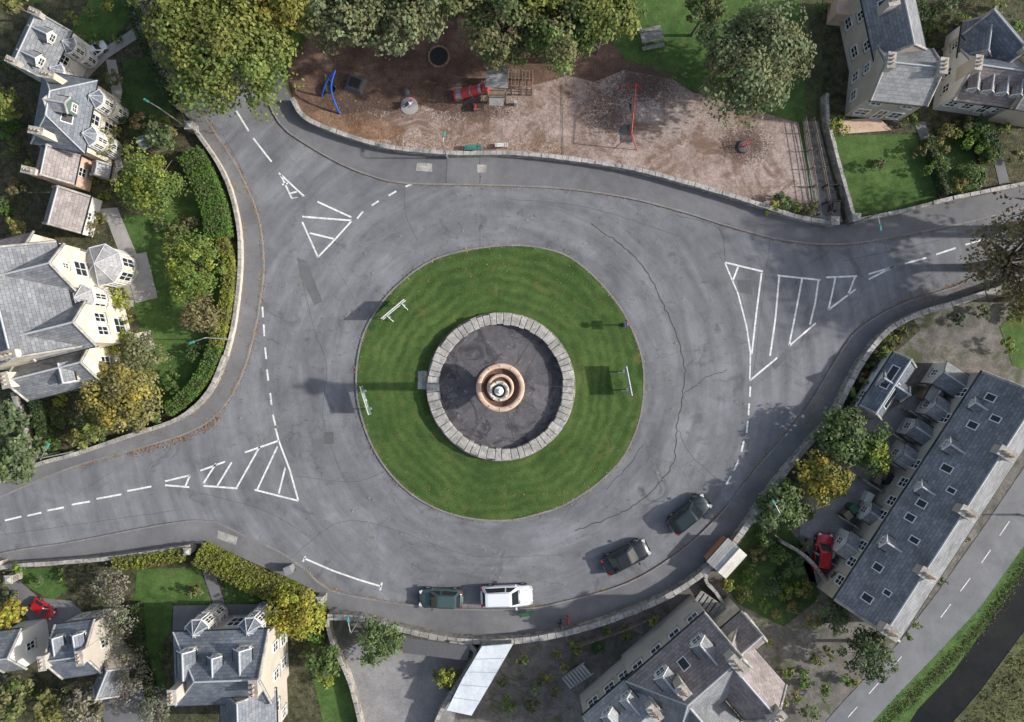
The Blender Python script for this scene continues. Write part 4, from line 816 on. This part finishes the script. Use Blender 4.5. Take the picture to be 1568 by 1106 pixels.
# ------------------------------------------------------------------ vehicles
def car(name,px,py,deg,L=4.3,Wd=1.75,h=1.5,paint='car_black',kind='hatch',sc=1.0):
    p=empty(name); x,y=G(px,py); T=TM(x,y,deg)@Matrix.Translation((0,0,.02))@Matrix.Scale(sc,4)
    b=B(T); hl=L/2; w=Wd/2; belt=h*.60; hood=h*.56
    if kind=='saloon': st=[(-hl,.70,.50,.42),(-hl+.06,.86,.72,.28),(-hl+.25,.94,belt*.98,.22),(-hl*.55,1,belt,.2),(0,1,belt,.2),(hl*.42,1,belt*.99,.2),(hl*.62,.98,hood,.2),(hl-.45,.93,hood*.93,.22),(hl-.12,.82,hood*.80,.25),(hl,.64,.48,.36)]
    else: st=[(-hl,.76,.55,.42),(-hl+.05,.90,.80,.28),(-hl+.2,.96,belt*1.02,.22),(-hl*.55,1,belt*1.02,.2),(0,1,belt,.2),(hl*.42,1,belt*.98,.2),(hl*.6,.98,hood,.2),(hl-.4,.93,hood*.93,.22),(hl-.12,.82,hood*.80,.25),(hl,.64,.48,.36)]
    sec=lambda s:[(s[0],y_,z_) for y_,z_ in ((-w*s[1]*.93,s[3]),(-w*s[1],s[3]+(s[2]-s[3])*.35),(-w*s[1],s[3]+(s[2]-s[3])*.72),(-w*s[1]*.93,s[2]-.03),(-w*s[1]*.6,s[2]+.02),(0,s[2]+.045),(w*s[1]*.6,s[2]+.02),(w*s[1]*.93,s[2]-.03),(w*s[1],s[3]+(s[2]-s[3])*.72),(w*s[1],s[3]+(s[2]-s[3])*.35),(w*s[1]*.93,s[3]))]
    P=[];F=[];m_=11
    for s in st: P+=sec(s)
    for i in range(len(st)-1):
        for k in range(m_-1): F.append((i*m_+k,i*m_+k+1,(i+1)*m_+k+1,(i+1)*m_+k)[::-1])
        F.append((i*m_,(i+1)*m_,(i+1)*m_+m_-1,i*m_+m_-1)[::-1])
    F.append(tuple(range(m_))); F.append(tuple(reversed([(len(st)-1)*m_+k for k in range(m_)])))
    b.mesh(P,F,paint,None,True)
    b.box((hl-.015,0,.5),(.05,w*.9,.16),'black_plastic'); b.box((hl-.02,0,.33),(.06,w*1.3,.1),'black_plastic')
    if kind=='saloon': fb,fr,rr,rb_=hl*.46,hl*.12,-hl*.42,-hl*.70
    elif kind=='suv': fb,fr,rr,rb_=hl*.46,hl*.20,-hl*.80,-hl*.93
    else: fb,fr,rr,rb_=hl*.48,hl*.14,-hl*.74,-hl*.92
    zb=belt-.02; zr=h-.05; wb=w*.92; wr=w*.70
    base=[(fb,-wb*.72),(fb-.16,-wb*.97),(0,-wb),(-.12,-wb),(rb_+.25,-wb*.97),(rb_,-wb*.80)]; base+= [(x_,-y_) for x_,y_ in reversed(base)]
    roof=[(fr,-wr*.82),(fr-.12,-wr),(-.03,-wr*1.02),(-.13,-wr*1.02),(rr+.14,-wr*.98),(rr,-wr*.82)]; roof+=[(x_,-y_) for x_,y_ in reversed(roof)]
    n=12; mats=[paint,'glass_dark',paint,'glass_dark',paint,'glass_dark',paint,'glass_dark',paint,'glass_dark',paint,'glass_dark']
    for k in range(n):
        a,c=base[k],base[(k+1)%n]; d,e_=roof[(k+1)%n],roof[k]
        b.face([(e_[0],e_[1],zr),(d[0],d[1],zr),(c[0],c[1],zb),(a[0],a[1],zb)],mats[k])
    P=[(q[0],q[1],zr) for q in roof]+[((rr+fr)/2+(q[0]-(rr+fr)/2)*.82,q[1]*.78,zr+.045) for q in roof]
    b.mesh(P,[(k,(k+1)%n,n+(k+1)%n,n+k)[::-1] for k in range(n)],paint,None,True); b.mesh(P,[tuple(range(n,2*n))[::-1]],paint)
    if kind!='saloon':
        for sy in(-1,1): b.tube((fr-.2,sy*wr*.93,zr+.07),(rr+.2,sy*wr*.93,zr+.07),.022,.022,'alloy' if kind=='suv' else 'black_plastic',5)
    for sy in(-1,1):
        b.box((fb-.22,sy*(w+.08),belt+.03),(.14,.2,.14),paint); b.box((hl-.2,sy*w*.66,hood*.80),(.28,w*.32,.10),'lamp_clear',-sy*.35); b.box((-hl+.1,sy*w*.78,belt*.86),(.14,w*.26,.2),'lamp_red')
        b.tube((fb-.02,sy*.1+.1,zb+.05),(fb-.1,sy*.1+.55,zb+.08),.012,.012,'black_plastic',4)
        b.tube((fb+.02,sy*w*.62,hood+.035),(hl-.35,sy*w*.55,hood*.93+.02),.012,.012,'black_plastic',4)
    b.box((fb+.06,0,hood+.05),(.05,w*1.3,.02),'black_plastic')
    b.box((-hl-.005,0,.62),(.03,.52,.11),'cream_paint'); b.box((hl+.005,0,.44),(.03,.52,.11),'white_paint')
    b.build('body',p)
    wl=B(T)
    for sx in(-1,1):
        for sy in(-1,1):
            X=sx*hl*.62; Y=sy*(w-.10); wl.tube((X,Y-.1*sy,.31),(X,Y+.105*sy,.31),.31,.31,'rubber',16); wl.tube((X,Y+.1*sy,.31),(X,Y+.118*sy,.31),.19,.17,'alloy',10)
            wl.tube((X,Y-.2*sy,.33),(X,Y+.102*sy,.33),.37,.37,'black_plastic',16)
    wl.build('wheels',p)
car('parked_estate_car',676,913,-2+180,3.75,1.62,1.45,'car_green','hatch')
car('parked_suv',776,909,2,4.45,1.78,1.62,'car_white','suv')
car('parked_saloon_car',957,850,27,4.2,1.72,1.4,'car_black','saloon')
car('parked_hatchback_car',1053,785,39,4.0,1.72,1.42,'car_dark_green','hatch')
car('red_hatchback_car',1256,843,82,3.9,1.7,1.45,'car_red','hatch',.84)
car('parked_dark_car',1362,736,-32,3.8,1.7,1.4,'car_navy','hatch',.68)
car('red_hatchback_car',70,930,-35,3.8,1.7,1.4,'car_red','hatch',.58)
car('parked_car',150,80,35,3.8,1.7,1.4,'car_white','hatch',.55)
# ------------------------------------------------------------------ street furniture
def road_sign(px,py,deg,L=2.5,hb=1.2,z0=.9,face='sign_grey'):
    p=empty('direction_sign'); x,y=G(px,py); T=TM(x,y,deg); b=B(T)
    for sx in(-1,1): b.tube((sx*L*.32,0,0),(sx*L*.32,0,z0+hb),.04,.04,'sign_grey',8); b.tube((sx*L*.32,0,.1),(sx*L*.32,0,.16),.12,.12,'sign_grey',8); b.tube((sx*L*.32,-.5,.1),(sx*L*.32,.02,1.3),.03,.03,'white_paint',6)
    b.build('posts',p); b=B(T); b.box((0,.07,z0+hb/2),(L,.025,hb),'sign_grey'); b.box((0,.09,z0+hb/2),(L-.12,.012,hb-.12),'sign_green'); b.box((0,.07,z0+hb+.02),(L,.07,.04),'white_paint'); b.box((0,.04,z0+hb*.3),(L,.04,.05),'white_paint'); b.box((0,.10,z0+hb*.6),(L*.5,.01,.1),'white_paint'); b.box((0,.10,z0+hb*.35),(.1,.01,hb*.4),'white_paint'); b.build('board',p)
road_sign(608,477,40,2.5,1.1); road_sign(564,612,-73,2.5,1.1); road_sign(957,583,-79,2.5,1.1,.8)
p=empty('keep_left_sign'); b=B(TM(*G(955,498),95)); b.tube((0,0,0.1),(0,0,1.9),.05,.05,'sign_grey',8); b.tube((0,0,.1),(0,0,.3),.2,.14,'black_plastic',10); b.box((0,.05,1.35),(.75,.04,.5),'black_plastic'); b.box((0,.075,1.35),(.62,.015,.36),'white_paint'); b.tube((0,.05,1.9),(0,.09,1.9),.25,.25,'blue_paint',16); b.box((0,-.02,1.62),(.3,.2,.06),'red_paint'); b.build('post_and_plates',p)
def lamp(px,py,deg,h=5.2,arm=.9):
    p=empty('street_lamp'); x,y=G(px,py); T=TM(x,y,deg); b=B(T); b.tube((0,0,0),(0,0,1.1),.11,.10,'steel',10); b.tube((0,0,1.1),(0,0,h),.06,.045,'steel',8); b.pipe([(0,0,h),(.15,0,h+.18),(arm,0,h+.25)],.035,'steel'); b.build('column',p)
    b=B(T); b.box((arm+.25,0,h+.24),(.5,.2,.12),'teal_paint',taper=.75); b.box((arm+.25,0,h+.16),(.4,.14,.05),'lamp_clear'); b.build('lantern',p,.02)
lamp(292,200,150); lamp(352,520,200,4.6); lamp(1160,768,-60+180,5); lamp(556,938,100,4.5); lamp(685,243,80,4,.5); lamp(120,690,60,4.6); lamp(1560,788,0,4.5); lamp(1300,345,-80,4.5)
def bench(px,py,deg,mat='timber',sc=1,z=.12):
    p=empty('park_bench'); T=TM(*G(px,py),deg)@Matrix.Translation((0,0,z))@Matrix.Scale(sc,4); b=B(T)
    for k in range(4): b.box((0,-.18+k*.13,.45),(1.6,.1,.04),mat)
    b.build('seat',p); b=B(T)
    for k in range(3): b.box((0,.30+k*.03,.6+k*.14),(1.6,.03,.1),mat)
    b.build('backrest',p); b=B(T)
    for sx in(-.65,.65): b.box((sx,-.15,.22),(.06,.06,.42),'black_plastic'); b.box((sx,.3,.45),(.06,.06,.88),'black_plastic'); b.box((sx,.05,.62),(.05,.5,.04),'black_plastic')
    b.build('legs',p)
bench(725,228,182,'teal_paint',.9,.06); bench(768,224,182,'white_paint',.7,.06); bench(806,938,8,'green_plastic',.8)
p=empty('picnic_table'); T=TM(*G(996,62),12); b=B(T)
for k in range(5): b.box((0,-.34+k*.17,.75),(1.9,.15,.05),'timber_grey')
for sy in(-1,1):
    for k in range(2): b.box((0,sy*(.68+k*.16),.45),(1.9,.14,.05),'timber_grey')
b.build('top_and_seats',p); b=B(T)
for sx in(-.65,.65): b.box((sx,0,.38),(.08,1.6,.09),'timber'); b.tube((sx,-.3,.7),(sx,-.65,.03),.05,.05,'timber',5); b.tube((sx,.3,.7),(sx,.65,.03),.05,.05,'timber',5)
b.build('frame',p)
def bin_(px,py,mat,deg=0,z=.12):
    p=empty('litter_bin'); b=B(TM(*G(px,py),deg)); b.box((0,0,z+.5),(.5,.55,1.0),mat,taper=1.1); b.box((0,0,z+1.04),(.6,.68,.08),mat); b.tube((-.25,-.33,z+1.0),(.25,-.33,z+1.0),.03,.03,mat,6); b.tube((-.28,-.28,z+.09),(-.2,-.28,z+.09),.09,.09,'rubber',10); b.tube((.2,-.28,z+.09),(.28,-.28,z+.09),.09,.09,'rubber',10); b.build('body',p)
bin_(447,868,'sign_grey',20); bin_(1272,320,'black_plastic',0,.05); bin_(1290,785,'timber',40,.05); bin_(1298,775,'green_plastic',40,.05)
# ------------------------------------------------------------------ playground
p=empty('basket_swing'); b=B()
pts=[]; 
A=Vector((*G(493,148),0.1)); Bm=G(524,108,2.6); C_=Vector((*G(521,175),0.1))
for k in range(9):
    t=k/8; q=A.lerp(Vector((Bm[0]-.6,Bm[1]+.0,2.5)),t); q.z+=math.sin(t*math.pi)*.5; pts.append(q)
b.pipe(pts,.07,'blue_paint'); pts2=[]
for k in range(9):
    t=k/8; q=Vector((Bm[0]-.6,Bm[1],2.5)).lerp(C_,t); q.x+=-math.sin(t*math.pi)*.4; q.z+=math.sin(t*math.pi)*.5; pts2.append(q)
b.pipe(pts2,.07,'blue_paint'); b.build('arch_frame',p); b=B(); c=G(508,138); b.lathe([(.5,.5),(.55,.55),(.45,.55),(.4,.42),(0,.40)],'rubber',20,Matrix.Translation((c[0],c[1],0)))
for a in(0,2.1,4.2): b.tube((c[0]+.5*math.cos(a),c[1]+.5*math.sin(a),.53),(c[0]+.1,c[1]+.3,2.6),.015,.015,'steel',4)
b.build('basket_seat',p)
p=empty('play_mound'); b=B(TM(*G(545,130),-20)); b.box((0,0,.25),(1.7,1.5,.4),'rubber_mat',taper=.7); b.box((0,0,.48),(.9,.8,.08),'black_plastic'); b.build('platform',p)
p=empty('trampoline'); b=B(Matrix.Translation((*G(672,88),.05))); b.lathe([(.95,0),(.95,.2),(.8,.22),(.78,.15)],'woodchip_orange',28); b.lathe([(.78,.15),(.3,.12),(0,.12)],'rubber',28)
for k in range(16): a=k*math.pi/8; b.tube((.8*math.cos(a),.8*math.sin(a),.2),(.95*math.cos(a),.95*math.sin(a),.21),.02,.02,'steel',4)
b.build('ring_and_mat',p)
p=empty('spring_rider'); T=TM(*G(627,163),40); b=B(T); b.lathe([(.75,.06),(.75,.1),(0,.1)],'concrete_slab',20,smooth=False)
pts=[(.14*math.cos(t*.8),.14*math.sin(t*.8),.1+t*.012) for t in range(32)]; b.pipe(pts,.02,'steel',5); b.build('base_and_spring',p)
b=B(T); b.box((0,0,.58),(.8,.22,.16),'white_paint',taper=.8); b.box((.38,0,.78),(.26,.16,.4),'red_paint',taper=.6); b.tube((.25,-.25,.88),(.25,.25,.88),.025,.025,'blue_paint',6); b.box((-.15,0,.7),(.4,.3,.06),'jacket_dark'); b.tube((.05,-.28,.42),(.05,.28,.42),.025,.025,'blue_paint',6); b.build('rider',p,.03)
b=B(Matrix.Translation((*G(622,142),0))); b.lathe([(0,.5),(.25,.45),(.3,.1),(.35,.05)],'rubber_mat',12); b.build('stepping_post')
p=empty('climbing_frame'); cx_,cy_=G(762,140); T=TM(cx_,cy_,-3); b=B(T)
for sx in(-.75,.75):
    for sy in(-1.0,1.0): b.box((sx,sy,1.4),(.12,.12,2.8),'timber')
b.box((0,0,1.3),(1.5,2.0,.08),'timber')
for sx in(-1,1):
    for k in range(5): b.box((sx*.75,-.8+k*.4,1.7),(.05,.08,.8),'timber')
b.build('tower',p); b=B(T)
b.face([(-.95,-.75,2.7),(.95,-.75,2.7),(.8,0.1,3.3),(-.8,.1,3.3)],'timber_grey'); b.face([(.95,.95,2.7),(-.95,.95,2.7),(-.8,.1,3.3),(.8,.1,3.3)],'timber_grey')
for k in range(7): b.box((0,-.7+k*.13,2.77+k*.085),(1.85,.03,.03),'lead')
b.box((0,-1.35,1.35),(1.2,.8,.06),'timber_grey'); b.build('roof',p)
b=B(T); b.pipe([(-.7,-.4,1.65),(-1.2,-.42,1.55),(-2.2,-.5,1.05),(-3.0,-.6,.6)],.42,'red_paint',14); b.pipe([(-1.2,-.42,1.56),(-1.4,-.42,1.46)],.46,'steel',14); b.pipe([(-3.0,-.6,.6),(-3.5,-.65,.45)],.45,'steel',14); b.pipe([(-3.45,-.65,.45),(-3.6,-.66,.42)],.48,'red_paint',14); b.pipe([(-2.1,-.49,1.1),(-2.2,-.49,1.06)],.46,'steel',14); b.build('tube_slide',p)
b=B(T)
for x0 in(1.2,2.0,2.9):
    for sy in(-.2,1.1): b.box((x0,sy,1.0),(.1,.1,2.0),'timber')
for z in(.7,1.2,1.9):
    for sy in(-.2,1.1): b.tube((.75,sy,z),(2.95,sy,z),.04,.04,'timber',5)
for k in range(8): b.tube((.9+k*.29,-.2,1.9),(.9+k*.29,1.1,1.9),.025,.025,'timber',5)
for k in range(5): b.tube((2.9,-.2,.3+k*.35),(2.9,1.1,.3+k*.35),.025,.025,'red_paint',5)
b.build('monkey_bars',p)
b=B(T); b.box((-1.5,-1.6,.35),(.9,.5,.6),'timber',.1); b.box((-1.7,-1.65,.7),(.3,.3,.12),'red_paint'); b.box((1.6,-1.1,.4),(.25,.25,.8),'lead'); b.build('side_panels',p)
p=empty('swing_set'); b=B(); e0=Vector((*G(974,128,2.6),2.6)); e1=Vector((*G(967,205,2.6),2.6)); b.tube(e0,e1,.05,.05,'red_paint')
d=(e1-e0).normalized(); q=Vector((-d.y,d.x,0))
for e_,s in((e0,-1),(e1,1)):
    for k in(-1,1): f=e_+d*s*.5+q*k*.95; f.z=.05; b.tube(e_,f,.04,.04,'red_paint')
b.build('frame',p); b=B()
for t in(.28,.72):
    c=e0.lerp(e1,t)
    for k in(-.22,.22): b.tube(c+d*k,(c.x+d.x*k,c.y+d.y*k,.55),.012,.012,'steel',4)
    b.box((c.x,c.y,.52),(.2,.5,.05),'black_plastic',0)
b.build('swing_seats',p)
b=B(); c=e0.lerp(e1,.8); b.box((c.x-.1,c.y,.075),(1.0,1.5,.03),'rubber_mat',.06); b.build('safety_mat',p)
p=empty('roundabout_spinner'); T=Matrix.Translation((*G(1138,226),.05)); b=B(T); b.lathe([(.55,.0),(.55,.14),(.48,.17),(0,.19)],'rubber_mat',20); b.tube((0,0,.15),(0,0,1.0),.05,.05,'red_paint')
for k in range(4):
    a=k*math.pi/2+.3; b.pipe([(.08*math.cos(a),.08*math.sin(a),.95),(.45*math.cos(a),.45*math.sin(a),.95),(.5*math.cos(a),.5*math.sin(a),.17)],.03,'red_paint',6)
b.build('disc_and_rails',p)
def chips(name,px,py,rx,ry,n):
    q=rng.normal(size=(n,2))*[rx/S*.5,ry/S*.5]; c=G(px,py)
    P=np.stack([c[0]+q[:,0],c[1]+q[:,1],np.full(n,.064)],1); cc=np.array([(.11,.07,.055),(.15,.10,.075),(.09,.06,.05)])[rng.integers(0,3,n)]
    leafmesh(name,P,np.tile([0,0,1.],(n,1))+rng.normal(size=(n,3))*.15,rng.uniform(.025,.06,n),cc,mat='leaf_litter')
chips('worn_woodchip',1140,222,34,26,4200); chips('worn_woodchip',985,130,50,30,6500); chips('worn_woodchip',930,170,40,40,3500); chips('worn_woodchip',720,165,60,20,5000); chips('worn_woodchip',560,165,60,24,4000)
# ------------------------------------------------------------------ people
def person(px,py,deg,top='jacket_dark'):
    p=empty('pedestrian'); T=TM(*G(px,py),deg)@Matrix.Translation((0,0,.12))
    V=[(0,0,.95),(0,0,1.2),(.02,0,1.42),(.02,0,1.52),(.02,.2,1.42),(.04,.26,1.15),(.16,.26,.92),(.02,-.2,1.42),(-.02,-.26,1.15),(.08,-.27,.90),(0,.09,.9),(.14,.1,.5),(.02,.1,.08),(.16,.1,.04),(0,-.09,.9),(-.02,-.1,.5),(-.22,-.1,.12),(-.08,-.1,.05)]
    E=[(0,1),(1,2),(2,3),(2,4),(4,5),(5,6),(2,7),(7,8),(8,9),(0,10),(10,11),(11,12),(12,13),(0,14),(14,15),(15,16),(16,17)]
    Rr=[.15,.15,.15,.06,.07,.05,.035,.07,.05,.035,.1,.065,.045,.045,.1,.065,.045,.045]
    me=bpy.data.meshes.new('body'); me.from_pydata([tuple(T@Vector(v)) for v in V],E,[]); ob=bpy.data.objects.new('body',me); col.objects.link(ob); ob.parent=p
    bpy.context.view_layer.objects.active=ob; ob.modifiers.new('s','SKIN')
    if me.skin_vertices:
        for i,r in enumerate(Rr): me.skin_vertices[0].data[i].radius=(r,r)
        me.skin_vertices[0].data[0].use_root=True
    ss=ob.modifiers.new('ss','SUBSURF'); ss.levels=1; ss.render_levels=1; me.materials.append(MATS[top])
    b=B(T); b.lathe([(0,1.50),(.06,1.52),(.085,1.58),(.09,1.66),(.075,1.73),(0,1.76)],'skin',12); b.lathe([(.098,1.63),(.1,1.68),(.085,1.75),(0,1.785)],'hair',12); b.box((.10,0,1.62),(.03,.025,.04),'skin')
    for sy in(-1,1): b.box((.085,sy*.035,1.65),(.01,.02,.012),'glass_dark'); b.box((0,sy*.095,1.63),(.04,.02,.06),'skin')
    for X,Y,Z_ in((.18,.26,.86),(.09,-.27,.84)):
        b.box((X,Y,Z_),(.06,.03,.09),'skin')
        for k in range(4): b.tube((X-.022+k*.015,Y,Z_-.04),(X-.02+k*.017,Y,Z_-.10-.008*(k in(1,2))),.008,.006,'skin',5)
        b.tube((X+.03,Y,Z_+.01),(X+.05,Y,Z_-.05),.009,.007,'skin',5)
    b.build('head_and_hands',p)
person(857,950,10); person(868,944,5,'cloth_red')
# ------------------------------------------------------------------ light, sky, camera
w=bpy.data.worlds.new('World'); scene.world=w; w.use_nodes=True; nt=w.node_tree
bg=nt.nodes['Background']; sk=nt.nodes.new('ShaderNodeTexSky'); sk.sky_type='NISHITA'; sk.sun_disc=False
sk.sun_elevation=math.radians(29); sk.sun_rotation=math.radians(90); sk.dust_density=2.5
hs=nt.nodes.new('ShaderNodeHueSaturation'); hs.inputs['Saturation'].default_value=.75; nt.links.new(sk.outputs[0],hs.inputs['Color']); nt.links.new(hs.outputs[0],bg.inputs[0]); bg.inputs[1].default_value=.175
sun=bpy.data.lights.new('sun','SUN'); sun.energy=4.5; sun.angle=math.radians(1.2); sun.color=(1,.965,.91)
so=bpy.data.objects.new('sun',sun); so.rotation_euler=(0,math.radians(61),0); so.location=(60,0,50); col.objects.link(so)
cam=bpy.data.cameras.new('camera'); co=bpy.data.objects.new('camera',cam); col.objects.link(co); co.location=(0,0,H)
cam.sensor_width=36; cam.lens=36*(H*S)/1568; cam.clip_end=3000; scene.camera=co
scene.view_settings.view_transform='Standard'; scene.view_settings.look='None'; scene.view_settings.exposure=0
